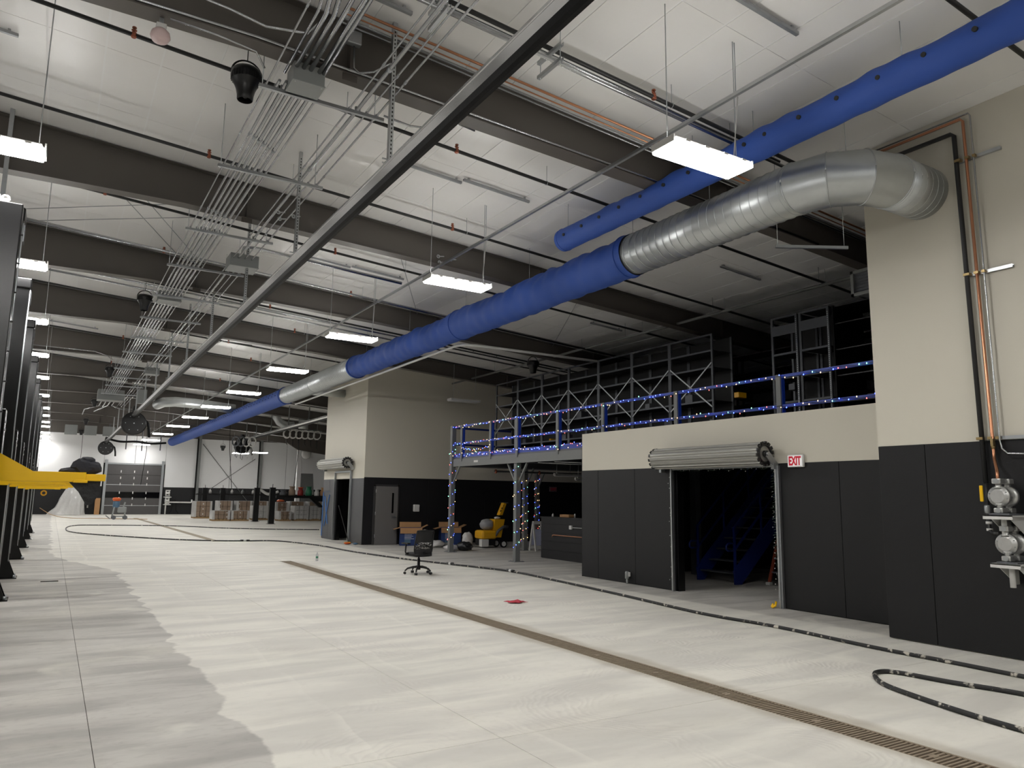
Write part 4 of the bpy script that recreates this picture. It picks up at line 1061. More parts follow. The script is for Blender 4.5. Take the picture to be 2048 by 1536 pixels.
for x in (14.6, 16.8):
    for k in range(5):
        t = thing('shelving_rack', '%s dark shelving unit in the %s row behind the front bays' % (('first', 'second', 'third', 'fourth', 'fifth')[k], 'second' if x < 15 else 'third'), 'shelving', (x, 20 - 2.6 * k, 2.985), 'dim shelving rows behind')
        y0, y1 = 18.8 - 2.6 * k, 21.2 - 2.6 * k
        for yy in (y0, y1):
            for dx in (0, .6): MB().box(x + dx - .02, x + dx + .02, yy - .02, yy + .02, 2.985, 5.4).build('upright', PLASB, t)
        for z in (3.1, 3.55, 4.0, 4.45, 4.9, 5.35): MB().box(x, x + .6, y0, y1, z, z + .03).build('shelf', PLASB, t)
# a few stored cartons
rr = random.Random(4)
boxes = []
for k in range(16):
    y = 19.9 - .72 * k; z = rr.choice((3.414, 3.965, 3.064)); s = rr.uniform(.14, .26) * (.6 if len(boxes) % 5 == 2 else 1)
    boxes.append((y, z, s))
cnt = {}
for k, (y, z, s) in enumerate(boxes):
    m_ = (DSTEEL, GREYBOX, YELD, DSTEEL, DRACK)[k % 5]; c = ('dark', 'grey', 'yellow', 'dark', 'black')[k % 5]
    sh = {3.414: 'second lowest', 3.965: 'middle', 3.064: 'lowest'}[z]
    cnt[(c, sh)] = cnt.get((c, sh), 0) + 1
    b = MB().bevbox(12.55, 12.8, y - s / 2, y + s / 2, z, z + s * .9, .008)
    solo(b, 'stored_bin', m_, '%s small %s bin from the left on the %s shelves of the open bays' % (('first', 'second', 'third', 'fourth', 'fifth')[cnt[(c, sh)] - 1], c, sh), 'bin', 'bins on the front shelving')

# string lights ----------------------------------------------------
def string_lights(path, label, per, rad, seed, loose=.03, rb=.0118):
    rnd = random.Random(seed)
    t = thing('light_string', label, 'string lights', tuple(path[0]), 'strings of coloured lights')
    P = [Vector(p) for p in path]; cord = MB(); cord.tube(P, .004, 4); cord.build('cord', LCORD, t)
    bl = {0: MB(), 1: MB(), 2: MB(), 3: MB()}
    L = 0; nxt = 0
    for a, b in zip(P, P[1:]):
        ln = (b - a).length
        while nxt < L + ln:
            p = a + (b - a) * ((nxt - L) / ln) + Vector((rnd.uniform(-.02, .01), rnd.uniform(-.02, .02), rnd.uniform(-loose, loose)))
            bl[rnd.choice((0, 0, 0, 1, 2, 2, 3))].octa(p, rb); nxt += per * rnd.uniform(.6, 1.4)
        L += ln
    for k, (m_, nm) in enumerate(((B_BLUE, 'blue_bulb'), (B_GREEN, 'green_bulb'), (B_WARM, 'warm_bulb'), (B_RED, 'red_bulb'))):
        if bl[k].v: stuff(bl[k].build(nm, m_, t))
def swag(y0, y1, z, amp, n, x=MX - .06):
    out = []
    for i in range(n + 1):
        f = i / n; out.append((x + .02 * math.sin(i * 2.1), y0 + (y1 - y0) * f, z + amp * math.sin(i * 1.7) * .6 + amp * .4 * math.sin(i * .63)))
    return out
string_lights(swag(21.7, 6.3, 3.955, .03, 90), 'coloured string lights wound along the top rail of the mezzanine', .15, 0, 1, .035)
string_lights(swag(21.7, 6.3, 3.42, .03, 90), 'coloured string lights wound along the middle rail of the mezzanine', .15, 0, 2, .035)
string_lights(swag(21.7, 14.2, 3.06, .05, 60), 'coloured string lights along the blue kick plate of the mezzanine', .11, 0, 3, .05)
string_lights([(MX - .06, 21.1 - .09 * i, 3.28 - .10 * math.sin(PI * i / 20)) for i in range(21)], 'loose swag of coloured lights below the middle rail near the corner', .1, 0, 31, .03)
def helix(x, y, z0, z1, turns, ph=0.):
    n = int(turns * 10); return [(x + .105 * math.cos(2 * PI * turns * i / n + ph), y + .115 * math.sin(2 * PI * turns * i / n + ph), z0 + (z1 - z0) * i / n) for i in range(n + 1)]
string_lights(helix(MX, 21.85, .25, 3.3, 9), 'coloured string lights spiralling up the corner post', .13, 0, 4, .02)
string_lights(helix(MX + .08, 17.98, .3, 3.1, 8, 1), 'coloured string lights spiralling up the middle post', .15, 0, 5, .02)
string_lights(helix(13.75, 21.7, .3, 2.5, 8, 2), 'coloured string lights spiralling up the post beside the folding sign', .13, 0, 6, .02)
string_lights(helix(16.4, 25.0, .2, 2.6, 9, 2), 'coloured string lights spiralling up the farthest lit post', .12, 0, 7, .02)
string_lights([(14.6 + .3 * math.sin(i), 20.5 + .05 * i, 3.3 + .22 * math.cos(i * 1.7)) for i in range(8)], 'small heap of coloured lights on the mezzanine floor between racks', .1, 0, 8, .05)
# unlit string around the big roll-up door
m = MB(); rnd = random.Random(11)
pth = [(10.45, 11.13 + .02 * math.sin(i), .1 + 2.25 * i / 24) for i in range(25)] + [(10.44, 11.08 - 2.5 * i / 20, 2.31 + .02 * math.sin(i * 2)) for i in range(21)]
t = thing('light_string', 'unlit string lights stapled around the large roll-up door', 'string lights', (10.45, 9.8, 0))
m.tube(pth, .005, 4)
for i in range(30):
    z = 2.28 - .045 * i; m.tube([(10.50, 8.62, z), (10.47 + rnd.uniform(-.03, .0), 8.64 + rnd.uniform(0, .06), z - .02)], .005, 4)
m.tube([(10.5, 8.63, 2.3 - .08 * i) if i % 2 else (10.48, 8.66, 2.3 - .08 * i) for i in range(24)], .005, 4)
m.build('cord', LCORD, t)
b = MB()
for p in pth[::1]: b.octa((p[0] - .015, p[1] + rnd.uniform(-.03, .03), p[2] + rnd.uniform(-.03, .03)), .009)
for i in range(24): b.octa((10.47, 8.64 + rnd.uniform(-.02, .05), 2.25 - .085 * i), .009)
stuff(b.build('bulb', PLAST, t))

# under the mezzanine
ct = thing('service_counter', 'long black counter wall under the mezzanine with a conduit on its face', 'counter', (12.9, 16.5, 0))
MB().box(12.58, 13.1, 14.12, 18.9, 0, 1.17).build('body', DARKW, ct)
MB().box(12.54, 13.14, 14.12, 18.94, 1.165, 1.2).build('top', BLK, ct)
for k, (a, b) in enumerate(((.01, .25), (.255, .5), (.505, .75), (.755, .99), (.995, 1.16))):
    MB().box(12.555, 12.58, 14.12, 18.9, a, b).build('face_board', BLK, ct)
solo(MB().tube([(12.52, 18.28, .62), (12.52, 18.25, .68), (12.52, 18.2, .69), (12.52, 14.3, .69)], .015, 8), 'counter_pipe', COPPER, 'copper pipe along the front of the black counter', 'pipe')
m = MB().bevbox(12.5, 12.555, 17.3, 17.42, .88, .99, .01); m.cyl((12.53, 17.3, .935), (12.53, 14.3, .935), .011, 8)
solo(m, 'counter_outlet', PLAST, 'white outlet box and conduit on the front of the black counter', 'electrical box')
solo(MB().bevbox(12.7, 12.95, 17.7, 18.15, 1.2, 1.28, .01), 'counter_carton', CARD, 'flat brown carton lying on the black counter', 'box')
solo(MB().lathe((12.7, 18.5, 1.2), [(.03, 0), (.03, .06), (.012, .08), (.012, .1)], 10), 'counter_bottle', PLAST, 'small white bottle on the black counter at the left end', 'bottle')
solo(MB().lathe((12.7, 17.4, 1.2), [(.025, 0), (.025, .09), (.01, .12)], 10), 'counter_bottle', WRAP, 'small pale bottle on the black counter right of the carton', 'bottle')
t = thing('sprinkler_pipe', 'black sprinkler pipe under the mezzanine deck ending in a red head', 'pipe', (11.6, 20, 2.5))
MB().tube([(11.55, 20.0, 2.53), (18, 20.0, 2.53)], .03, 8).build('pipe', BLACKP, t)
MB().lathe((11.6, 20, 2.47), [(.03, 0), (.045, .02), (.045, .09), (.02, .12)], 10).build('sprinkler_head', REDB, t)
for x in (12.5, 14.4): MB().cyl((x, 20, 2.53), (x, 20, 2.94), .006, 6).build('pipe_hanger', GALVD, t)
for x in (13.2, 14.9): MB().lathe((x, 20, 2.47), [(.03, 0), (.045, .02), (.045, .09), (.02, .12)], 10).build('sprinkler_head', REDB, t)
for k, y in enumerate((17.2, 16.4)):
    solo(MB().tube([(11.3, y, 2.705), (20, y, 2.705)], .02, 6), 'deck_conduit', EMT, 'steel conduit under the mezzanine deck, %s of two' % ('nearer', 'farther')[1 - k], 'conduit', 'conduits under the deck')
# folding sign
t = thing('folding_sign', 'white folding floor sign standing beside the rear post', 'sign', (13.95, 21.3, 0))
for s in (-1, 1):
    m = MB(); q = .2 * s
    m.bar((13.82, 21.3 + q, .0), (13.82, 21.3, .95), .05, .04).bar((14.16, 21.3 + q, 0), (14.16, 21.3, .95), .05, .04).bar((13.82, 21.3 + .02 * s, .92), (14.16, 21.3 + .02 * s, .92), .04, .1)
    m.bar((13.82, 21.3 + q * .85, .12), (14.16, 21.3 + q * .85, .12), .03, .1)
    m.build('frame', PLAST, t)
    o = MB().prism([(21.3 + q * .8 - .006, .18), (21.3 + q * .8 + .006, .18), (21.3 + q * .3 + .006, .7), (21.3 + q * .3 - .006, .7)], 'x', 13.85, 14.13).build('panel', mat('sign_panel_%d' % (s + 1), (196, 200, 226), .5), t)
# floor grinder
gx, gy = 13.3, 23.3
t = thing('floor_grinder', 'yellow upright floor grinder on wheels with bags on it', 'machine', (gx, gy, 0))
MB().bevbox(gx - .42, gx + .1, gy - .28, gy + .28, .08, .30, .03).build('base_housing', PLASB, t)
MB().bevbox(gx - .46, gx + .14, gy - .3, gy + .3, .3, .60, .08).build('front_cover', YELD, t)
MB().prism([(gx + .02, .35), (gx + .36, .35), (gx + .5, .98), (gx + .1, .98)], 'y', gy - .2, gy + .2).build('motor_tower', YELD, t)
MB().prism([(gx + .3, .98), (gx + .38, .98), (gx + .45, 1.15), (gx + .38, 1.15)], 'y', gy - .05, gy + .05).build('handle_post', PLASB, t)
MB().prism([(gx + .34, 1.12), (gx + .46, 1.12), (gx + .62, 1.52), (gx + .52, 1.55)], 'y', gy - .1, gy + .1).build('control_arm', YELD, t)
m = MB()
for k in range(3): m.prism([(gx + .37 + .05 * k, 1.24 + .09 * k), (gx + .39 + .05 * k, 1.24 + .09 * k), (gx + .42 + .05 * k, 1.3 + .09 * k), (gx + .40 + .05 * k, 1.3 + .09 * k)], 'y', gy - .103, gy - .06)
m.build('control_panel', PLASB, t)
MB().cyl((gx + .58, gy - .3, 1.55), (gx + .58, gy + .3, 1.55), .018, 8).build('handle_bar', PLASB, t)
for s in (-1, 1):
    MB().lathe((gx + .42, gy + s * .26, .13), [(.13, -.03), (.13, .03)], 20, (0, 1, 0)).build('tyre', RUBBER, t)
    MB().lathe((gx + .42, gy + s * .26, .13), [(.085, -.035), (.085, .035)], 12, (0, 1, 0)).build('wheel_hub', PLAST, t)
MB().tube([(gx + .05, gy - .22, .35), (gx + .2, gy - .3, .6), (gx + .4, gy - .28, .72), (gx + .62, gy - .2, .72)], .05, 10).build('dust_hose', DSTEEL, t)
MB().bevbox(gx - .47, gx - .2, gy - .31, gy - .1, .05, .3, .01).build('splash_guard', PLAST, t)
solo(MB().ico((gx - .12, gy, .79), .24, 3, (1.1, .9, .82), .06), 'plastic_bag', BAGG, 'grey plastic bag lying on top of the yellow grinder', 'bag')
solo(MB().ico((gx + .3, gy, 1.02), .1, 2, (1.2, .9, .45), .1), 'plastic_bag', BAGW, 'small white bag on the tower of the yellow grinder', 'bag')
# bags and parcels on the floor
for (x, y, r, sq, m_, lab) in (
    (11.75, 22.2, .26, (1, 1, .62), BAGB, 'shiny black rubbish bag on the floor right of the corner post'),
    (11.35, 22.4, .22, (1.2, 1, .45), BAGW, 'white plastic bag on the floor beside the black rubbish bag'),
    (11.55, 24.0, .26, (1.3, 1, .5), BAGW, 'crumpled white bag on the floor in front of the right carton'),
    (11.15, 24.2, .15, (1.1, 1, .6), BAGW, 'small white bag behind the office chair'),
    (12.75, 23.9, .27, (.75, .6, 1.0), BAGW, 'upright white sack left of the yellow grinder'),
    (14.15, 24.4, .2, (1, 1, .6), BAGB, 'dark bundle right of the yellow grinder')):
    solo(MB().ico((x, y, r * sq[2] * .9), r, 3, sq, .13), 'plastic_bag', m_, lab, 'bag')
solo(MB().bevbox(11.85, 12.1, 23.9, 24.2, 0, .14, .01), 'small_parcel', GREYBOX, 'small grey parcel on the floor beside the crumpled white bag', 'box')
def carton(x, y, ang, sx, sy, sz, label):
    t = thing('open_carton', label, 'box', (x, y, 0), 'blue printed cartons by the black wall')
    R = Matrix.Rotation(ang, 3, 'Z'); P = lambda u, v, z: R @ Vector((u, v, 0)) + Vector((x, y, z))
    m = MB(); th = .006
    for (u0, u1, v0, v1) in ((-sx / 2, sx / 2, -sy / 2, -sy / 2 + th), (-sx / 2, sx / 2, sy / 2 - th, sy / 2), (-sx / 2, -sx / 2 + th, -sy / 2, sy / 2), (sx / 2 - th, sx / 2, -sy / 2, sy / 2)):
        m.add([P(u, v, z) for z in (0, sz) for v in (v0, v1) for u in (u0, u1)], [(0, 2, 3, 1), (4, 5, 7, 6), (0, 1, 5, 4), (1, 3, 7, 5), (3, 2, 6, 7), (2, 0, 4, 6)])
    m.add([P(u, v, z) for z in (0, .01) for v in (-sy / 2, sy / 2) for u in (-sx / 2, sx / 2)], [(0, 2, 3, 1), (4, 5, 7, 6), (0, 1, 5, 4), (1, 3, 7, 5), (3, 2, 6, 7), (2, 0, 4, 6)])
    m.build('body', BLUEBOX, t)
    def flap(a, b, out, drop):
        c, d = (Vector(a) + Vector(out)), (Vector(b) + Vector(out)); c.z += drop; d.z += drop
        n = Vector((0, 0, .006)); q = [Vector(a), Vector(b), d, c]
        MB().add(q + [p + n for p in q], [(0, 1, 2, 3), (7, 6, 5, 4), (0, 4, 5, 1), (1, 5, 6, 2), (2, 6, 7, 3), (3, 7, 4, 0)]).build('flap', CARD, t)
    f = sy * .42
    flap(P(-sx / 2, -sy / 2, sz), P(sx / 2, -sy / 2, sz), R @ Vector((0, -.05, 0)), -f * .75)
    flap(P(-sx / 2, sy / 2, sz), P(sx / 2, sy / 2, sz), R @ Vector((0, .06, 0)), f * .7)
    flap(P(-sx / 2, -sy / 2, sz), P(-sx / 2, sy / 2, sz), R @ Vector((-f * .9, 0, 0)), -f * .25)
    flap(P(sx / 2, -sy / 2, sz), P(sx / 2, sy / 2, sz), R @ Vector((f * .8, 0, 0)), .1)
    m = MB()
    for k in range(6):
        w0 = -.30 * sx; w1 = (.12, .18, .1, .16, .08, .2)[k] * sx
        zc = sz * .74 - .045 * k
        vs = [P(u, -sy / 2 - .003, z) for u, z in ((w0, zc), (w1 - .05, zc), (w1 - .05, zc + .016), (w0, zc + .016))]
        vs += [p + R @ Vector((0, .003, 0)) for p in vs]
        m.add(vs, [(0, 1, 2, 3), (4, 7, 6, 5), (0, 4, 5, 1), (1, 5, 6, 2), (2, 6, 7, 3), (3, 7, 4, 0)])
    m.build('printed_lines', PRINT, t)
    m = MB(); vs = [P(u, -sy / 2 - .003, z) for u, z in ((-.3 * sx, .05), (-.02 * sx, .05), (-.02 * sx, sz * .36), (-.3 * sx, sz * .36))]; vs += [p + R @ Vector((0, .003, 0)) for p in vs]
    m.add(vs, [(0, 1, 2, 3), (4, 7, 6, 5), (0, 4, 5, 1), (1, 5, 6, 2), (2, 6, 7, 3), (3, 7, 4, 0)]).build('printed_picture', TEAL, t)
carton(11.2, 25.35, -.35, .78, .62, .62, 'blue printed carton with brown flaps open beside the grey door')
carton(12.75, 25.3, -.3, .74, .6, .62, 'blue printed carton with brown flaps open behind the corner post')

# inside the big roll-up door: stairs, ladder
t = thing('stair_flight', 'dark blue steel stairs with handrails inside the large roll-up door', 'stairs', (13.5, 11.85, 0))
for y in (11.35, 12.42):
    MB().prism([(12.45, 0), (12.62, 0), (15.7, 2.75), (15.7, 3.0), (15.45, 3.0), (12.40, .28)], 'y', y - .02, y + .02).build('stringer', BLUED, t)
    MB().bar((12.45, y, 0), (12.45, y, 1.2), .045, .045).build('newel_post', BLUED, t)
    MB().tube([(12.45, y, .85), (12.25, y, .85), (12.2, y, .8), (12.2, y, .73), (12.25, y, .7), (12.45, y, .7)], .02, 8).build('rail_return', BLUED, t)
    for dz in (1.18, .72):
        MB().bar((12.45, y, dz), (15.6, y, dz + 2.8), .04, .04).build('handrail', BLUED, t)
    for k in range(3):
        x = 13.3 + .85 * k; MB().bar((x, y, .2 + (x - 12.45) * .89), (x, y, 1.18 + (x - 12.45) * .89), .035, .035).build('baluster', BLUED, t)
for k in range(12):
    MB().box(12.5 + .255 * k, 12.76 + .255 * k, 11.37, 12.4, .2 + .23 * k, .225 + .23 * k).build('tread', DSTEEL, t)
LADDER = mat('ladder_orange', (150, 72, 50), .5)
t = thing('step_ladder', 'orange folding step ladder leaning just inside the large roll-up door', 'ladder', (13.2, 11.0, 0))
for y in (10.55, 10.95):
    MB().bar((13.1, y + .08, .0), (13.45, y, 1.25), .03, .07).build('side_rail', LADDER, t)
    MB().bar((13.75, y + .08, .0), (13.47, y, 1.22), .03, .05).build('rear_leg', LADDER, t)
for k in range(4): MB().box(13.14 + .08 * k, 13.24 + .08 * k, 10.6, 10.98, .25 + .28 * k, .28 + .28 * k).build('step', ALUM, t)
MB().bevbox(13.36, 13.56, 10.5, 11.0, 1.22, 1.27, .01).build('top_cap', PLASB, t)
for y in (10.63, 11.03): MB().bevbox(13.05, 13.16, y - .05, y + .05, 0, .06, .01).build('foot_pad', PLAST, t)
solo(MB().box(13.2, 13.36, 13.2, 13.4, 0, 2.93), 'inner_column', DSTEEL, 'dark steel column inside the large roll-up door', 'post')
solo(MB().ico((11.9, 13.0, .28), .2, 3, (1, 1, 1.4), .25, True), 'wire_bundle', GREYBOX, 'pale tangle of stored parts in the dark just inside the large roll-up door', 'bundle')
solo(MB().tube([(10.4, 8.68, .07), (10.38, 8.7, .02), (10.35, 8.66, .02), (10.37, 8.62, .04), (10.42, 8.64, .1)], .02, 6), 'yellow_plug', YEL, 'small yellow plug at the foot of the right door track', 'plug')

# ================================================================== ON THE OPEN FLOOR
# trench drain
def trench(x0, x1, y0, y1, label):
    t = thing('trench_drain', label, 'drain', ((x0 + x1) / 2, y0, 0))
    for x in (x0, x1 - .02): MB().box(x, x + .02, y0, y1, -.1, -.002).build('edge_frame', GRATE, t)
    MB().box(x0, x1, y0, y1, -.19, -.16).build('trench_bed', DARK, t)
    return t
t = trench(5.325, 5.625, -2, 20.5, 'long rusty trench drain grate running away across the pale floor')
m0 = MB().box(5.347, 5.603, 2.6, 2.6165, -.014, -.004); s0 = m0.build('slat', GRATE, t); P_ = .0385
for k in range(1, 300):
    o = bpy.data.objects.new('slat', s0.data); COL.objects.link(o); o.parent = t; o.location = (0, P_ * k, 0)
m = MB(); y = 2.6 + P_ * 300
while y < 20.45: m.box(5.347, 5.603, y, y + .0165, -.014, -.004); y += P_
y = 2.6 - P_
while y > -1.95: m.box(5.347, 5.603, y, y + .0165, -.014, -.004); y -= P_
stuff(m.build('slat', GRATE, t))
m = MB(); y = -1.6
while y < 20.4: m.box(5.44, 5.51, y, y + .05, -.0135, -.0035); y += .96
stuff(m.build('lock_bar', GRATE, t))
t = thing('trench_drain', 'far narrow trench drain strip in the floor before the grey sectional door', 'drain', (5.2, 44, 0))
m = MB().add([(5.22, 29.6, .004), (5.5, 29.6, .004), (5.18, 57.5, .004), (4.9, 57.5, .004), (5.22, 29.6, -.004), (5.5, 29.6, -.004), (5.18, 57.5, -.004), (4.9, 57.5, -.004)],
             [(0, 1, 2, 3), (7, 6, 5, 4), (0, 4, 5, 1), (1, 5, 6, 2), (2, 6, 7, 3), (3, 7, 4, 0)])
m.build('grate_strip', mat('worn_grate', (140, 128, 108), .7), t)

def smooth(pts, n=6):
    P = [Vector(p) for p in pts]; out = []
    for i in range(len(P) - 1):
        p0, p1, p2, p3 = P[max(i - 1, 0)], P[i], P[i + 1], P[min(i + 2, len(P) - 1)]
        for k in range(n):
            t = k / n
            out.append(.5 * ((2 * p1) + (p2 - p0) * t + (2 * p0 - 5 * p1 + 4 * p2 - p3) * t * t + (3 * p1 - p0 - 3 * p2 + p3) * t ** 3))
    out.append(P[-1]); return out
HR = .023
def dusty_cable():
    m = mat('dusty_black_hose', (34, 33, 33), .6)
    nt = m.node_tree; b = nt.nodes['Principled BSDF']
    n = nt.nodes.new('ShaderNodeTexNoise'); n.inputs['Scale'].default_value = 11; n.inputs['Detail'].default_value = 6
    g_ = nt.nodes.new('ShaderNodeNewGeometry'); nt.links.new(g_.outputs['Position'], n.inputs['Vector'])
    r = nt.nodes.new('ShaderNodeMapRange'); r.inputs[1].default_value = .585; r.inputs[2].default_value = .66
    nt.links.new(n.outputs[0], r.inputs[0])
    mx = nt.nodes.new('ShaderNodeMix'); mx.data_type = 'RGBA'
    mx.inputs[6].default_value = lin(32, 32, 33); mx.inputs[7].default_value = lin(196, 190, 178)
    nt.links.new(r.outputs[0], mx.inputs[0]); nt.links.new(mx.outputs[2], b.inputs['Base Color'])
    return m
CABLE = dusty_cable()
t = thing('power_hose', 'dusty black hose snaking along the floor from the loop to the near wall', 'hose', (9, 10, 0))
pp = [(11.6, 37.5), (8.2, 39.5), (5.5, 43.6), (2.2, 45.2), (1.15, 44.8), (.75, 41.3), (1.1, 37.0), (3.5, 31.9), (5.1, 29.9), (6.3, 29.3), (7.4, 28.8), (8.05, 25.95), (8.15, 22.9), (8.5, 19.96), (8.98, 17.76), (9.45, 15.6), (9.29, 13.25), (9.03, 10.84), (8.75, 8.7), (8.8, 7.3), (8.66, 5.8), (8.65, 4.85), (8.62, 4.08), (8.6, 2.5)]
MB().tube(smooth([(x, y, HR) for x, y in pp], 7), HR, 8).build('hose', CABLE, t)
for x, y, dx, dy in ((6.3, 29.3, .16, -.04), (9.44, 15.5, .01, -.14), (8.98, 17.76, .04, -.1)):
    MB().cyl((x - dx, y - dy, .035), (x + dx, y + dy, .035), .034, 10).build('coupler', PLASB, t)
    MB().cyl((x - dx * .3, y - dy * .3, .035), (x + dx * .3, y + dy * .3, .035), .037, 10).build('coupler_ring', PLAST, t)
t = thing('power_hose', 'dusty black hose loop lying on the floor at the lower right', 'hose', (7.2, 4.3, 0))
MB().tube(smooth([(x, y, HR) for x, y in ((7.95, 2.2), (7.84, 3.7), (7.7, 4.3), (7.63, 4.8), (7.5, 4.93), (7.3, 4.86), (7.02, 4.57), (6.82, 4.06), (6.68, 3.56), (6.6, 3.1), (6.5, 2.3))], 8), HR, 8).build('hose', CABLE, t)
t = thing('extension_cord', 'thin yellow-brown cord lying before the sprayer near the far wall', 'cord', (3, 58, 0))
MB().tube(smooth([(-.6, 66, .5), (.2, 62, .1), (1.2, 57.5, .02), (3, 56.4, .02), (5.5, 54.5, .02)], 8), .02, 6).build('cord', mat('tan_cord', (176, 140, 90), .6), t)

# office chair
cx, cyy = 7.29, 16.0
t = thing('office_chair', 'black mesh-back swivel office chair seen from behind on the pale floor', 'chair', (cx, cyy, 0))
va = math.atan2(cyy, cx); vd = Vector((math.cos(va), math.sin(va), 0)); vr = Vector((vd.y, -vd.x, 0))     # away from viewer / to the right
fa = .5; Fd = (vd * math.cos(fa) - vr * math.sin(fa)).normalized(); Rd = Vector((Fd.y, -Fd.x, 0))     # facing away and to the left
C = lambda f, r, z: Vector((cx, cyy, 0)) + Fd * f + Rd * r + Vector((0, 0, z))
hubz = .13
for k in range(5):
    a = 2 * PI * k / 5 + .35
    d_ = Vector((math.cos(a), math.sin(a), 0)); o3 = Vector((cx, cyy, 0))
    L_ = MB().tube([o3 + Vector((0, 0, hubz + .035)), o3 + d_ * .12 + Vector((0, 0, hubz + .03)), o3 + d_ * .25 + Vector((0, 0, hubz)), o3 + d_ * .31 + Vector((0, 0, .075))], .02, 8, radii=[.03, .026, .02, .016]).build('base_leg', PLASB, t)
    q = o3 + d_ * .31; s_ = Vector((-d_.y, d_.x, 0))
    MB().cyl(q - s_ * .028 + Vector((0, 0, .031)), q - s_ * .006 + Vector((0, 0, .031)), .03, 12).cyl(q + s_ * .006 + Vector((0, 0, .031)), q + s_ * .028 + Vector((0, 0, .031)), .03, 12).build('castor', PLASB, L_)
MB().lathe((cx, cyy, .1), [(.045, 0), (.045, .09), (.032, .1), (.032, .24), (.022, .25), (.022, .32)], 14).build('gas_column', PLASB, t)
MB().cbox(C(0, 0, .41), (.2, .16, .05)).tube([C(0, .02, .41), C(0, .3, .40)], .01, 6).build('tilt_mechanism', PLASB, t)
seat = MB(); n = 9; vs = []
for j in range(n):
    for i in range(n):
        u, v = i / (n - 1) * 2 - 1, j / (n - 1) * 2 - 1
        rr_ = max(abs(u), abs(v)); e = 1 - .08 * (u * u * v * v)
        vs.append(C(.02 + .24 * v * e, .245 * u * e, .50 - .03 * max(0, rr_ - .7) / .3 - .012 * (1 - u * u)))
nv = len(vs); vs += [v - Vector((0, 0, .06)) for v in vs]
fs = [(j * n + i, j * n + i + 1, (j + 1) * n + i + 1, (j + 1) * n + i) for j in range(n - 1) for i in range(n - 1)]
fs += [tuple(nv + q for q in f[::-1]) for f in fs]
bd = [i for i in range(n)] + [j * n + n - 1 for j in range(1, n)] + [(n - 1) * n + i for i in range(n - 2, -1, -1)] + [j * n for j in range(n - 2, 0, -1)]
fs += [(bd[i], nv + bd[i], nv + bd[(i + 1) % len(bd)], bd[(i + 1) % len(bd)]) for i in range(len(bd))]
seat.add(vs, fs, True).build('seat', MESHB, t)
def bk(u, v):      # u -1..1 across, v 0..1 up
    wid = .235 * (1 - .10 * v) * (1 - .12 * max(0, .15 - v) / .15)
    return C(-.24 - .03 * v - .07 * v * v + .05 * u * u, wid * u, .46 + .52 * v)
fr_ = MB(); path = [bk(-1, v / 10) for v in range(0, 11)] + [bk(u / 5, 1.0) + Vector((0, 0, .01 * (1 - (u / 5) ** 2))) for u in range(-4, 5)] + [bk(1, 1 - v / 10) for v in range(0, 11)] + [bk(1 - u / 5, 0) for u in range(1, 10)] + [bk(-1, 0)]
fr_.tube(path, .014, 8).build('back_frame', PLASB, t)
up_ = MB(); vs = []; N_, M_ = 9, 7
for j in range(M_):
    for i in range(N_): vs.append(bk((i / (N_ - 1) * 2 - 1), .5 + .5 * j / (M_ - 1)))
o_ = len(vs); vs += [v + Fd * .012 for v in vs]
fs = [(j * N_ + i, j * N_ + i + 1, (j + 1) * N_ + i + 1, (j + 1) * N_ + i) for j in range(M_ - 1) for i in range(N_ - 1)]
fs += [tuple(o_ + q for q in f[::-1]) for f in fs]
up_.add(vs, fs, True).build('back_cushion', MESHB, t)
low = MB(); vs = []
for j in range(4):
    for i in range(N_): vs.append(bk((i / (N_ - 1) * 2 - 1), .22 * j / 3))
o_ = len(vs); vs += [v + Fd * .012 for v in vs]
fs = [(j * N_ + i, j * N_ + i + 1, (j + 1) * N_ + i + 1, (j + 1) * N_ + i) for j in range(3) for i in range(N_ - 1)]
fs += [tuple(o_ + q for q in f[::-1]) for f in fs]
low.add(vs, fs, True).build('lumbar_cushion', MESHB, t)
net = MB()
for k in range(9):
    v0 = .22 + .28 * k / 8; net.tube([bk(-1 + .25 * q, v0 + .03 * math.sin(q * 1.2 + k)) for q in range(9)], .004, 4)
for k in range(13):
    u0 = -.94 + .157 * k; net.tube([bk(u0, .22), bk(u0 + (.12 if k % 2 else -.12), .36), bk(u0, .5)], .005, 4)
net.tube([bk(-.9, .24), bk(0, .42), bk(.9, .24)], .012, 5).tube([bk(-.9, .48), bk(0, .3), bk(.9, .48)], .012, 5)
net.build('back_net', MESHB, t)
for s in (-1,):
    MB().tube([C(.05, s * .2, .46), C(.05, s * .3, .46), C(.05, s * .32, .5), C(.03, s * .32, .68)], .02, 8).build('arm_post', PLASB, t)
    MB().cbox(C(.04, s * .32, .69), (.3, .075, .03), Matrix.Rotation(math.atan2(Fd.y, Fd.x), 3, 'Z')).build('arm_pad', PLASB, t)
MB().tube([C(.05, .2, .46), C(.05, .3, .46), C(.05, .315, .5), C(.03, .315, .62)], .018, 8).build('arm_post', PLASB, t)
MB().bar(C(-.02, 0, .42), C(-.27, 0, .5), .06, .025).build('back_bracket', PLASB, t)

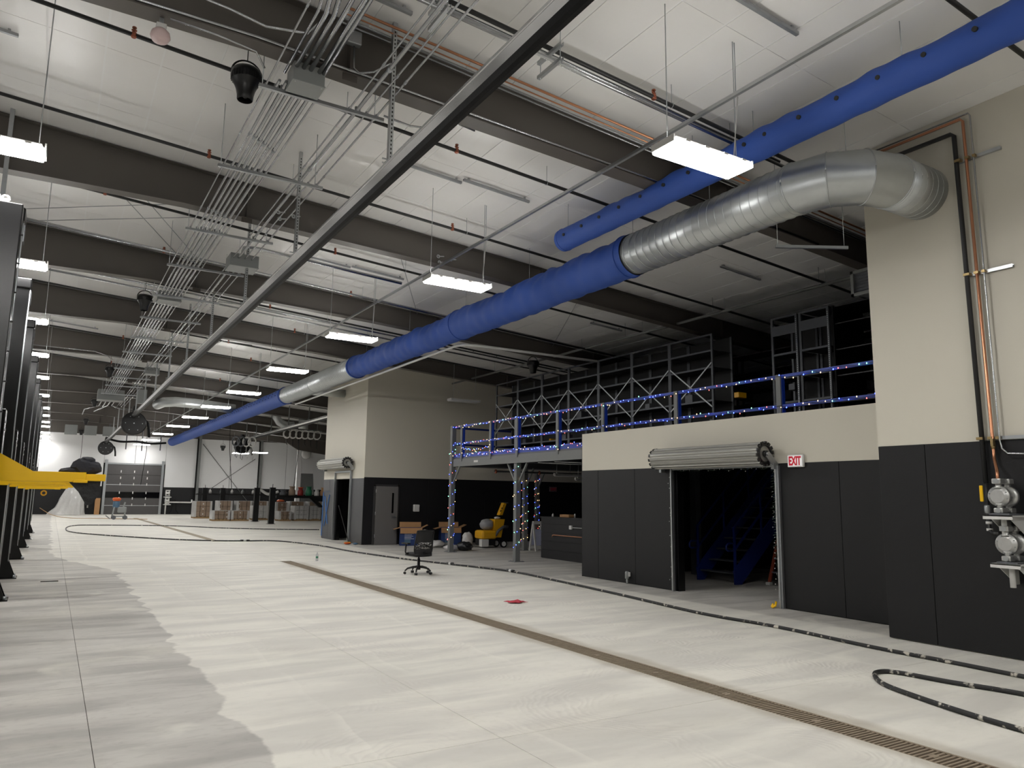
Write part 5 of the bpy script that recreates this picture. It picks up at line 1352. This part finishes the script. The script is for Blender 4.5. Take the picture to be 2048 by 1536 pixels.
# bottle, rag, debris
bx, by = 6.23, 20.19
t = thing('water_bottle', 'clear plastic water bottle standing on the pale floor', 'bottle', (bx, by, 0))
MB().lathe((bx, by, 0), [(.028, 0), (.033, .01), (.033, .15), (.03, .17), (.014, .205), (.013, .22)], 14).build('body', CLEAR, t)
MB().lathe((bx, by, .075), [(.0335, 0), (.0335, .05)], 14).build('label_band', GREEN, t)
MB().lathe((bx, by, .218), [(.015, 0), (.015, .018)], 10).build('cap', PLAST, t)
rg = MB(); vs = []; rnd = random.Random(2); n = 9
for j in range(n):
    for i in range(n):
        u, v = i / (n - 1) - .5, j / (n - 1) - .5
        vs.append((6.84 + .26 * u + .04 * math.sin(9 * v), 11.05 + .2 * v + .03 * math.sin(11 * u), .012 + .045 * abs(math.sin(8 * u + 3 * v)) * (1 - 1.6 * max(abs(u), abs(v))) + .004))
rg.add(vs, [(j * n + i, j * n + i + 1, (j + 1) * n + i + 1, (j + 1) * n + i) for j in range(n - 1) for i in range(n - 1)], True)
o = solo(rg, 'crumpled_rag', REDRAG, 'small crumpled red and white rag lying on the pale floor', 'rag')
md = o.modifiers.new('s', 'SOLIDIFY'); md.thickness = .004; md.offset = 1
solo(MB().bar((9.45, 26.9, .03), (9.57, 28.6, 1.35), .022, .022), 'leaning_broom', BLACKP, 'black broom handle leaning beside the small roll-up door', 'broom')
solo(MB().bevbox(9.3, 9.5, 26.82, 26.98, 0, .06, .01), 'yellow_scrap', YEL, 'yellow scrap at the foot of the leaning broom handle', 'scrap')
solo(MB().ico((9.25, 26.5, .04), .1, 2, (1.3, 1, .4), .15), 'work_glove', ORANGE, 'orange glove on the floor before the small roll-up door', 'glove')
solo(MB().ico((9.45, 26.2, .035), .09, 2, (1.2, 1, .4), .15), 'work_glove', TEAL, 'blue-grey glove on the floor beside the orange one', 'glove')
solo(MB().bevbox(-.02, .28, 17.55, 17.62, 0, .012, .004), 'floor_scrap', DARK, 'thin dark scrap on the grey floor near the lift posts', 'scrap')
tp = thing('blue_tape', 'blue masking tape strips outlining the wall beside the small roll-up door', 'tape', (9.585, 30.2, 0))
for a, b in (((30.66, 1.88), (29.75, 1.88)), ((30.6, 1.85), (30.63, .1)), ((30.4, 1.7), (29.95, .6)), ((29.8, 1.75), (30.35, .5))):
    MB().bar((9.588, a[0], a[1]), (9.588, b[0], b[1]), .06, .004).build('tape_strip', TAPEB, tp)

# ================================================================== TWO-POST LIFTS ON THE LEFT
LIFT_Y = [11.2, 14.96, 18.6, 23.6, 28.25, 33.1, 37.75]
def lift_column(y, label, tall=5.32):
    t = thing('lift_column', label, 'vehicle lift', (-.8, y, 0), 'black vehicle lift columns')
    x1 = -.62; x0 = -1.02; d = .16
    MB().prism([(x0, y - d), (x1, y - d), (x1, y - d + .09), (x1 - .012, y - d + .09), (x1 - .012, y - d + .012), (x0 + .012, y - d + .012), (x0 + .012, y + d - .012), (x1 - .012, y + d - .012), (x1 - .012, y + d - .09), (x1, y + d - .09), (x1, y + d), (x0, y + d)], 'z', .02, tall).build('column', GLOSSB, t)
    MB().box(x0 - .12, x1 + .18, y - .22, y + .22, 0, .022).build('base_plate', GLOSSB, t)
    for yy in (y - d - .012, y + d):
        MB().prism([(x1 - .02, .022), (x1 + .14, .022), (x1 - .02, .42)], 'y', yy, yy + .012).build('base_gusset', GLOSSB, t)
    b = MB()
    for yy in (y - .18, y + .18):
        for xx in (x1 + .13, x0 - .08): b.cyl((xx, yy, .022), (xx, yy, .075), .018, 6)
    b.build('anchor_bolt', GALV, t)
    MB().bevbox(x0 - .02, x1 + .03, y - .2, y + .2, tall - .18, tall, .02).build('top_cap', GLOSSB, t)
    MB().box(x1 - .02, x1 + .035, y - .09, y + .09, tall - .42, tall - .2).build('pulley_plate', DSTEEL, t)
    MB().cyl((x1 + .0, y - .05, .3), (x1 + .0, y - .05, tall - .2), .008, 6).cyl((x1 + .0, y + .05, .3), (x1 + .0, y + .05, tall - .2), .008, 6).build('lift_cable', GALV, t)
    MB().cyl((x1 - .15, y, .1), (x1 - .15, y, 2.6), .045, 12).build('hydraulic_ram', PLASB, t)
    MB().bevbox(x0 + .02, x1 + .06, y - .14, y + .14, 1.86, 2.75, .01).build('carriage', GLOSSB, t)
    b = MB()
    for z in (2.5, 2.6): b.cyl((x1 + .055, y, z), (x1 + .07, y, z), .02, 8)
    b.build('carriage_bolt', GALV, t)
    MB().tube([(x1 + .02, y - .17, .5), (x1 + .03, y - .18, 1.5), (x1 + .01, y - .18, 3), (x1 + .02, y - .17, tall - .2)], .009, 6).build('hydraulic_line', GALVD, t)
for k, y in enumerate(LIFT_Y):
    lift_column(y, '%s black two-post lift column along the left side' % ORD[k])
# the tall glossy control tower close by on the left
t = thing('lift_column', 'large glossy black lift column at the left picture edge', 'vehicle lift', (-.9, 9.6, 0))
MB().bevbox(-1.2, -.56, 9.9, 10.1, 0.02, 5.0, .012).build('cover_sheet', GLOSSB, t)
b = MB()
for k in range(10): b.cyl((-.565, 9.99, 1.6 + .34 * k), (-.535, 9.99, 1.6 + .34 * k), .01, 6)
b.build('rivet_pin', PLASB, t)
MB().box(-1.0, -.72, 9.95, 10.05, 5.0, 5.05).ring((-.85, 10, 5.06), .05, .02, (0, 1, 0), 10, 6).ring((-.74, 10, 5.06), .035, .015, (0, 1, 0), 10, 6).build('pulley', PLAST, t)
m = MB().channel((-1.02, 13.2, roofz(-1.0)), (-1.02, 13.2, 6.0), .06, .06)
solo(m, 'drop_strut', GALVD, 'vertical grey strut hanging from the roof beside the nearest left light', 'strut')
# cross pipe from lift tower along the third beam
solo(MB().tube([(-.9, 17.3, roofz(-.9) - .42), (4, 17.3, roofz(4) - .42), (14, 17.3, roofz(14) - .42)], .03, 8), 'bay_pipe', EMT, 'steel pipe pair crossing the second bay in front of the third beam', 'pipe')

# lift arms
def lift_arm(y, xt, z, label, tail):
    t = thing('lift_arm', label, 'lift arm', (-.6, y, z), 'yellow lift arms')
    MB().bevbox(-.78, xt - .22, y - .075, y + .075, z, z + .125, .008).build('outer_tube', YEL, t)
    MB().bevbox(xt - .3, xt, y - .055, y + .055, z + .018, z + .105, .006).build('inner_tube', YEL, t)
    MB().bevbox(xt - .36, xt - .2, y - .085, y + .085, z - .006, z + .03, .005).build('collar', YEL, t)
    for yy in (y - .075, y + .06):
        MB().prism([(-.78, z + .12), (-.2, z + .12), (-.56, z + .33), (-.78, z + .35)], 'y', yy, yy + .015).build('gusset_plate', YEL, t)
    MB().box(-.8, -.6, y - .08, y + .08, z - .02, z + .14).build('hinge_block', YEL, t)
    if tail:
        m = MB()
        for k in range(3): m.ring((-.16, y, z - .13), .045 + .012 * k, .006, (0, 1, 0), 16, 5)
        m.build('coiled_cord', YELD, t)
for k, (y, xt, z) in enumerate(((11.05, .585, 1.872), (14.8, .40, 1.862), (18.45, .35, 1.85), (23.4, .5, 1.83), (28.0, .45, 1.81))):
    lift_arm(y, xt, z, '%s yellow lift arm reaching right from the black columns' % ORD[k], k == 3)
# cloth bundle on the arm
m = MB(); rnd = random.Random(8)
m.ico((.34, 11.1, 2.06), .13, 2, (1.15, .8, .95), .16, True); m.ico((.44, 11.08, 2.06), .10, 2, (1.0, .8, .8), .18, True); m.ico((.21, 11.1, 2.015), .09, 2, (1.6, .8, .5), .18, True); m.ico((.36, 11.12, 2.15), .08, 2, (1.2, .8, .6), .2, True)
solo(m, 'draped_coat', CLOTH, 'dark slate cloth bundle heaped on the nearest yellow lift arm', 'cloth')
m = MB().prism([(.16, 1.9), (.54, 1.9), (.53, 1.72), (.47, 1.60), (.40, 1.58), (.30, 1.75)], 'y', 11.13, 11.2)
solo(m, 'hanging_cloth', BAGB, 'black cloth hanging down behind the nearest yellow lift arm', 'cloth')
# bracing on floor: small foot plates already belong to the columns

# ================================================================== FAR END OF THE HALL
t = thing('covered_machine', 'large machine under clear plastic sheeting before the far wall', 'machine', (1.2, 65.2, 0))
vs = []; seg = 56; rnd = random.Random(5)
prof = [(1.0, .02), (.93, .2), (.86, .6), (.72, 1.2), (.5, 1.8), (.36, 2.3), (.28, 2.45), (.02, 2.5)]
m = MB(); n = len(prof)
for r, z in prof:
    for k in range(seg):
        a = 2 * PI * k / seg; q = 1 + .06 * math.sin(5 * a + z * 2) + .035 * math.sin(13 * a - z * 3) + rnd.uniform(-.03, .03)
        vs.append((1.2 + (1.05 * r * q + (.25 if z < .3 else 0) * max(0, -math.cos(a))) * math.cos(a) + .12 * z, 65.2 + .7 * r * q * math.sin(a), z))
m.add(vs, [(i * seg + k, i * seg + (k + 1) % seg, (i + 1) * seg + (k + 1) % seg, (i + 1) * seg + k) for i in range(n - 1) for k in range(seg)], True).build('plastic_sheet', WRAP, t)
MB().bevbox(.6, 1.8, 64.9, 65.5, 0, 1.2, .05).build('machine_body', GREYBOX, t)
t = thing('concrete_sprayer', 'upright orange and blue floor machine on wheels in the far bay', 'machine', (3.8, 54.7, 0))
MB().lathe((3.65, 54.7, .75), [(.18, 0), (.2, .05), (.2, .38), (.17, .42)], 16).build('motor', TEAL, t)
MB().lathe((3.65, 54.7, 1.17), [(.21, 0), (.21, .05), (.26, .1), (.22, .2), (.1, .22)], 16).build('top_cover', ORANGE, t)
MB().bevbox(3.75, 4.25, 54.5, 54.9, .42, .8, .06).build('tank', GREYBOX, t)
m = MB()
for a, b in (((3.45, .15), (3.55, .8)), ((4.2, .15), (4.15, .7)), ((3.5, .2), (4.25, .2)), ((4.05, .7), (4.15, 1.1))): m.bar((a[0], 54.55, a[1]), (b[0], 54.55, b[1]), .07, .07); m.bar((a[0], 54.85, a[1]), (b[0], 54.85, b[1]), .07, .07)
m.build('frame', GREYBOX, t)
for x in (3.55, 4.2):
    for y in (54.45, 54.95): MB().lathe((x, y, .13), [(.13, -.03), (.13, .03)], 14, (0, 1, 0)).build('wheel', DSTEEL, t)
MB().bar((3.35, 54.7, .05), (3.1, 54.6, .25), .05, .05).build('tow_bar', GREYBOX, t)
solo(MB().bevbox(2.95, 3.3, 66.2, 66.5, 0, 1.25, .01), 'tall_carton', CARD, 'tall brown carton standing beside the plastic-covered machine', 'box')
solo(MB().tube([(2.5, 66.94, .5), (2.5, 66.94, 1.18), (2.55, 66.94, 1.22), (3.0, 66.94, 1.22), (3.05, 66.94, 1.15)], .05, 8), 'guard_pipe', PLAST, 'short white bent pipe on the far wall beside the tall carton', 'pipe')
solo(MB().tube([(7.98, 66.7, 0), (7.98, 66.7, .92), (8.05, 66.7, .98), (9.85, 66.7, .96), (9.92, 66.7, 1.0), (9.92, 66.7, 1.2)], .055, 8), 'guard_pipe', PLAST, 'white guard pipe bent along the far black wall', 'pipe')
solo(MB().tube([(8.3, 66.8, .1), (8.45, 66.8, .3), (8.5, 66.8, 1.1), (8.6, 66.8, 1.2), (8.75, 66.8, 1.1), (8.8, 66.8, .3), (9.0, 66.8, .1)], .03, 6), 'hung_cable', RUBBER, 'black cable hung over the far white guard pipe', 'cable')
for k, z in enumerate((1.45, .85)):
    t = thing('diaphragm_pump', '%s white pump on the far black wall' % ('upper', 'lower')[k], 'pump', (8.05, 66.7, z), 'pumps on the far wall')
    MB().lathe((7.9, 66.7, z + .25), [(.16, 0), (.18, .04), (.1, .12), (.1, .2), (.18, .28), (.16, .32)], 14, (1, 0, 0)).build('body', PLAST, t)
    MB().bevbox(7.9, 8.25, 66.6, 66.8, z + .42, z + .5, .02).bevbox(7.9, 8.25, 66.6, 66.8, z, z + .07, .02).build('manifold', PLAST, t)
    MB().bevbox(7.8, 8.35, 66.55, 66.99, z - .1, z - .04, .01).build('shelf', PLAST, t)
# brace rods and drop cords on the far wall
for a, b, lab in (((10.5, 5.8), (14.6, .8), 'left-to-right falling brace rod on the far wall'), ((14.8, 4.7), (11.2, 2.0), 'right-to-left falling brace rod on the far wall')):
    solo(MB().cyl((a[0], 66.9, a[1]), (b[0], 66.9, b[1]), .025, 6), 'brace_rod', STEELG, lab, 'brace rod')
for k, (x, y, z0, z1, lab) in enumerate(((10.3, 55, 6.7, 2.1, 'black drop cord hanging left over the pallets'), (13.7, 50, 6.45, 1.9, 'black drop cord hanging over the drum shelf'), (5.9, 64, 7.04, 2.3, 'thin cord hanging before the far sectional door'))):
    solo(MB().tube([(x, y, z0), (x + .1, y, (z0 + z1) / 2 + .3), (x + .4 if k == 0 else x - .1, y, z1)], .02, 5), 'hanging_cable', RUBBER, lab, 'cord', 'drop cords in the far bay')
for k, (x, lab) in enumerate(((.85, 'left'), (2.1, 'middle'), (3.3, 'right'))):
    solo(MB().bevbox(x - .4, x + .4, 63.2, 63.6, 5.85, 6.55, .02), 'ceiling_unit', GREYBOX, 'pale grey roof unit before the far wall, %s of three' % lab, 'air unit', 'grey roof units')
solo(MB().tube(smooth([(3.2, 64.5, 5.75), (4.2, 64.5, 5.55), (5.3, 64.5, 5.6), (6.3, 64.5, 5.5), (7.4, 64.5, 5.6)], 5), .08, 8), 'festoon_hose', RUBBER, 'thick black hose slung under rods before the far wall', 'hose')
for k, x in enumerate((3.4, 4.6, 5.7, 7.0)):
    solo(MB().bar((x, 64.5, roofz(x)), (x, 64.5, 4.9 + .08 * (k % 2)), .08, .08), 'drop_bar', DSTEEL, 'dark vertical drop bar before the far wall, %s from the left' % ('first', 'second', 'third', 'fourth')[k], 'bar', 'drop bars before the far wall')
# far spiral duct across the hall
t = thing('spiral_duct', 'bare spiral duct crossing the hall high up beyond the bundle', 'duct', (8, 41.2, 6.3))
MB().tube([(4.3, 42.5, 6.25), (4.5, 41.6, 6.3), (5.0, 41.2, 6.32), (6, 41.2, 6.3), (7.9, 41.2, 6.15)], .25, 20).build('duct_run', SPIRAL, t)
t = thing('spiral_duct', 'curved spiral duct elbow hanging over the second exhaust rail', 'duct', (12.3, 47, 6))
MB().tube([(11.5, 47, 6.6), (11.5, 47, 6.45), (11.7, 47, 6.15), (12.1, 47, 5.98), (12.6, 47, 6.0)], .24, 18).build('elbow', SPIRAL, t)
MB().tube([(13.2, 47, 6.48), (13.2, 47, 5.8)], .3, 18).build('riser', SPIRAL, t)
# coil rack
t = thing('hose_rack', 'row of six pale coiled hoses hanging on a bar over the pallets', 'hose rack', (12.5, 46, 4.9))
MB().bar((11.75, 46, 5.75), (14.1, 46, 5.65), .06, .06).build('bar', STEELG, t)
for x in (12.0, 13.8): MB().cyl((x, 46, 5.7), (x, 46, roofz(x)), .01, 6).build('hanger_rod', GALVD, t)
for k in range(6):
    m = MB()
    for q in range(3): m.ring((11.95 + .37 * k, 46 - .03 * q, 5.38), .27 - .02 * q, .022, (.75, .65, 0), 20, 5)
    m.build('hose_coil', PLAST, t)
    MB().tube([(11.95 + .37 * k, 46, 5.1), (11.95 + .37 * k, 46, 4.8 - .1 * (k % 3)), (12.0 + .37 * k, 46, 4.72 - .1 * (k % 3))], .02, 5).build('hook_line', RUBBER, t)
for k in range(4):
    x = 9.8 + .33 * k
    m = MB(); m.ring((x, 50, 5.05), .3, .05, (.8, .6, 0), 18, 6); m.tube([(x, 50, 4.75), (x, 50, 4.1 - .12 * (k % 2)), (x + .1, 50, 4.0 - .12 * (k % 2)), (x + .12, 50, 4.12)], .02, 5)
    solo(m, 'hanging_hose', DSTEEL if k < 2 else PLAST, '%s hanging hose coil with a hook left of the coil rack' % ('first', 'second', 'third', 'fourth')[k], 'hose', 'hose coils with hooks')
# fan/column at the far right
t = thing('wall_fan', 'white round fan on a white and grey column at the right of the far bay', 'fan', (18.2, 62, 4.3))
MB().lathe((17.2, 60.0, 4.95), [(.35, -.1), (.38, 0), (.35, .1), (.1, .12)], 18, (-.3, -1, 0)).build('fan_drum', PLAST, t)
struct('trim_4', MB().prism([(17.0, 3.4), (17.9, 3.4), (17.7, 5.4), (16.9, 5.4)], 'y', 60.2, 60.5).prism([(16.6, 0), (16.95, 0), (16.85, 5.4), (16.6, 5.4)], 'y', 60.2, 60.5), WHITE)
struct('trim_5', MB().prism([(17.0, 0), (18.2, 0), (17.9, 3.4), (17.0, 3.4)], 'y', 60.2, 60.5), STEELG)
struct('trim_6', MB().prism([(15.3, 5.75), (16.2, 5.2), (19.5, 4.75), (20.5, 4.6), (20.5, 6.0), (15.3, 6.2)], 'y', 58.9, 59.1), BEAM)
# pallets of wrapped cartons
def pallet(x, y, sx, sy, sz, label, wrapm):
    t = thing('carton_pallet', label, 'pallet', (x, y, 0), 'wrapped pallets of cartons')
    m = MB()
    for k in range(5): m.box(x - sx / 2 + k * (sx - .1) / 4, x - sx / 2 + .1 + k * (sx - .1) / 4, y - sy / 2, y + sy / 2, .1, .13)
    for k in (-.45, 0, .45): m.box(x - sx / 2, x + sx / 2, y + k * sy - .05, y + k * sy + .05, 0, .1)
    m.build('pallet_base', WOOD, t)
    nx, nz = 3, max(2, int(sz / .28)); cw = sx / nx; chh = sz / nz
    for i in range(nx):
        for k in range(nz):
            e = .012 * ((i * 7 + k * 3) % 3)
            MB().bevbox(x - sx / 2 + cw * i + .012, x - sx / 2 + cw * (i + 1) - .012, y - sy / 2 + e, y + sy / 2, .135 + chh * k, .125 + chh * (k + 1), .012).build('carton', wrapm, t)
    m = MB()
    for i in range(nx):
        for k in range(nz):
            if (i * 5 + k * 3 + int(x * 7)) % 3 == 0: m.box(x - sx / 2 + cw * (i + .4), x - sx / 2 + cw * (i + .58), y - sy / 2 - .004, y - sy / 2, .135 + chh * (k + .35), .135 + chh * (k + .6))
    if m.v: stuff(m.build('carton_sticker', PLAST, t))
    for s in (-1, 1):
        MB().add([(x + s * (sx / 2 + .01), y - sy / 2 - .015, .1), (x + s * (sx / 2 - .14), y - sy / 2 - .02, .1), (x + s * (sx / 2 - .12), y - sy / 2 - .02, .13 + sz), (x + s * (sx / 2 + .005), y - sy / 2 - .012, .13 + sz), (x + s * (sx / 2 + .01), y + sy / 2, .1), (x + s * (sx / 2 + .005), y + sy / 2, .13 + sz)],
                 [(0, 1, 2, 3), (0, 3, 5, 4)]).build('stretch_film', WRAP, t)
    MB().bevbox(x - sx / 2 - .01, x + sx / 2 + .01, y - sy / 2 - .01, y + sy / 2 + .01, .125 + sz, .14 + sz, .006).build('top_film', WRAP, t)
PL = [(9.15, 56.9, 1.15, 1.2, 1.05, 'leftmost full-height pallet of cartons beside the far column', CARDW),
      (9.4, 51.5, 1.05, 1.0, .52, 'half-height wrapped pallet, left of two in front', CARDW), (10.55, 51.4, 1.1, 1.0, .52, 'half-height wrapped pallet, right of two in front', CARDW),
      (10.35, 55.5, .95, 1.1, 1.1, 'tall wrapped pallet behind the left half-height one', CARDW), (11.6, 55.4, 1.0, 1.1, 1.1, 'tall wrapped pallet behind the right half-height one', CARDW),
      (12.7, 55.3, 1.0, 1.1, 1.1, 'tall wrapped pallet third in the rear row', CARDW), (12.2, 53.0, 1.0, 1.0, .82, 'pale wrapped pallet left of the right black post', WRAP),
      (13.25, 50.8, .8, 1.0, .5, 'half-height brown pallet right of the right black post', CARDW), (13.9, 54.2, .85, 1.0, 1.05, 'tall brown pallet with an orange item on top', CARDW),
      (14.35, 50.9, .95, 1.0, .85, 'foil-like wrapped pallet with bright film, third from the tan block', WRAP), (15.3, 51.0, .75, 1.0, .85, 'foil-like wrapped pallet second from the tan block', WRAP),
      (15.2, 55.0, 1.1, 1.0, 1.1, 'tall brown pallet in the rear row under the drums', CARDW), (16.5, 55.0, 1.1, 1.0, 1.1, 'tall brown pallet in the rear row nearest the tan block', CARDW),
      (16.25, 51.2, .75, 1.0, .85, 'foil-like wrapped pallet beside the tan block', WRAP)]
for p in PL: pallet(*p)
solo(MB().ico((13.9, 54.2, 1.28), .2, 2, (1.4, 1, .45), .1), 'orange_tarp', ORANGE, 'orange folded item on top of a tall brown pallet', 'cloth')
# four-post parking lift with drums
for k, (x, y, lab) in enumerate(((9.45, 57.9, 'short black post at the far left of the drum platform'), (11.25, 49.8, 'black platform post, left of two in front'), (11.2, 45.6, 'black platform post, right of two in front'), (10.6, 57.5, 'short black post behind the tall pallets'))):
    t = thing('platform_post', lab, 'post', (x, y, 0), 'black posts of the drum platform')
    MB().bevbox(x - .16, x + .16, y - .12, y + .12, .02, 2.13, .01).build('column', PLASB, t)
    MB().box(x - .22, x + .22, y - .2, y + .2, 0, .02).build('base_plate', PLASB, t)
    MB().cyl((x, y, 2.13), (x, y, 2.33), .02, 6).build('top_rod', DSTEEL, t)
t = thing('drum_platform', 'black steel platform carrying drums and bottles over the pallets', 'platform', (14.5, 51, 1.5))
MB().box(8.9, 18.5, 57.5, 58.3, 1.62, 1.72).build('rear_runway', PLASB, t)
MB().box(12.4, 18.5, 49.4, 50.3, 1.50, 1.66).build('front_runway', PLASB, t)
MB().prism([(14.6, 1.5), (15.0, 1.5), (15.6, .9), (15.3, .9)], 'y', 49.6, 49.9).build('support_strut', PLASB, t)
MB().box(16.2, 16.5, 49.6, 49.9, 0, 1.5).build('support_leg', PLASB, t)
for k, (x, m_, r, h, lab) in enumerate(((12.95, DSTEEL, .24, .3, 'low grey drum, first on the platform'), (13.5, CARDW, .22, .55, 'brown and white drum, second on the platform'), (14.05, REDP, .2, .5, 'red drum with an orange lid on the platform'), (14.6, GREEN, .22, .55, 'green drum on the platform'), (15.15, PLAST, .17, .4, 'white drum on the platform beside the green one'), (15.6, CARD, .22, .5, 'brown drum beside the yellow trough'))):
    t = thing('drum', lab, 'drum', (x, 49.85, 1.66), 'drums on the platform')
    MB().lathe((x, 49.85, 1.662), [(r * .9, 0), (r, .02), (r, h * .6), (r * .72, h * .75), (r * .7, h)], 16).build('body', m_, t)
    MB().lathe((x, 49.85, 1.662 + h), [(r * .9, 0), (r * .9, .05)], 14).build('lid', ORANGE if k == 2 else m_, t)
solo(MB().prism([(15.8, 1.69), (17.5, 1.69), (18.2, 1.95), (17.6, 1.95), (17.0, 1.8), (15.8, 1.8)], 'y', 49.5, 50.1), 'yellow_trough', YEL, 'long yellow trough lying on the platform beside the tan block', 'trough')
solo(MB().lathe((17.6, 50.6, 1.66), [(.25, 0), (.25, .6)], 14), 'black_spool', PLASB, 'black drum standing at the right end of the platform', 'drum')
for k in range(5):
    x = 9.8 + .75 * k
    solo(MB().lathe((x, 57.9, 1.72), [(.09, 0), (.09, .2), (.03, .27), (.03, .32)], 10), 'jug', (PLAST, GREYBOX)[k % 2], '%s small jug on the rear runway from the left' % ('first', 'second', 'third', 'fourth', 'fifth')[k], 'jug', 'jugs on the rear runway')
m = MB().tube(smooth([(11.4, 49.8, 2.05), (11.9, 49.8, 1.75), (12.3, 49.8, 1.8), (12.6, 49.8, 1.9)], 5), .09, 8)
solo(m, 'white_hose', PLAST, 'white hose bent from the left black post towards the drums', 'hose')
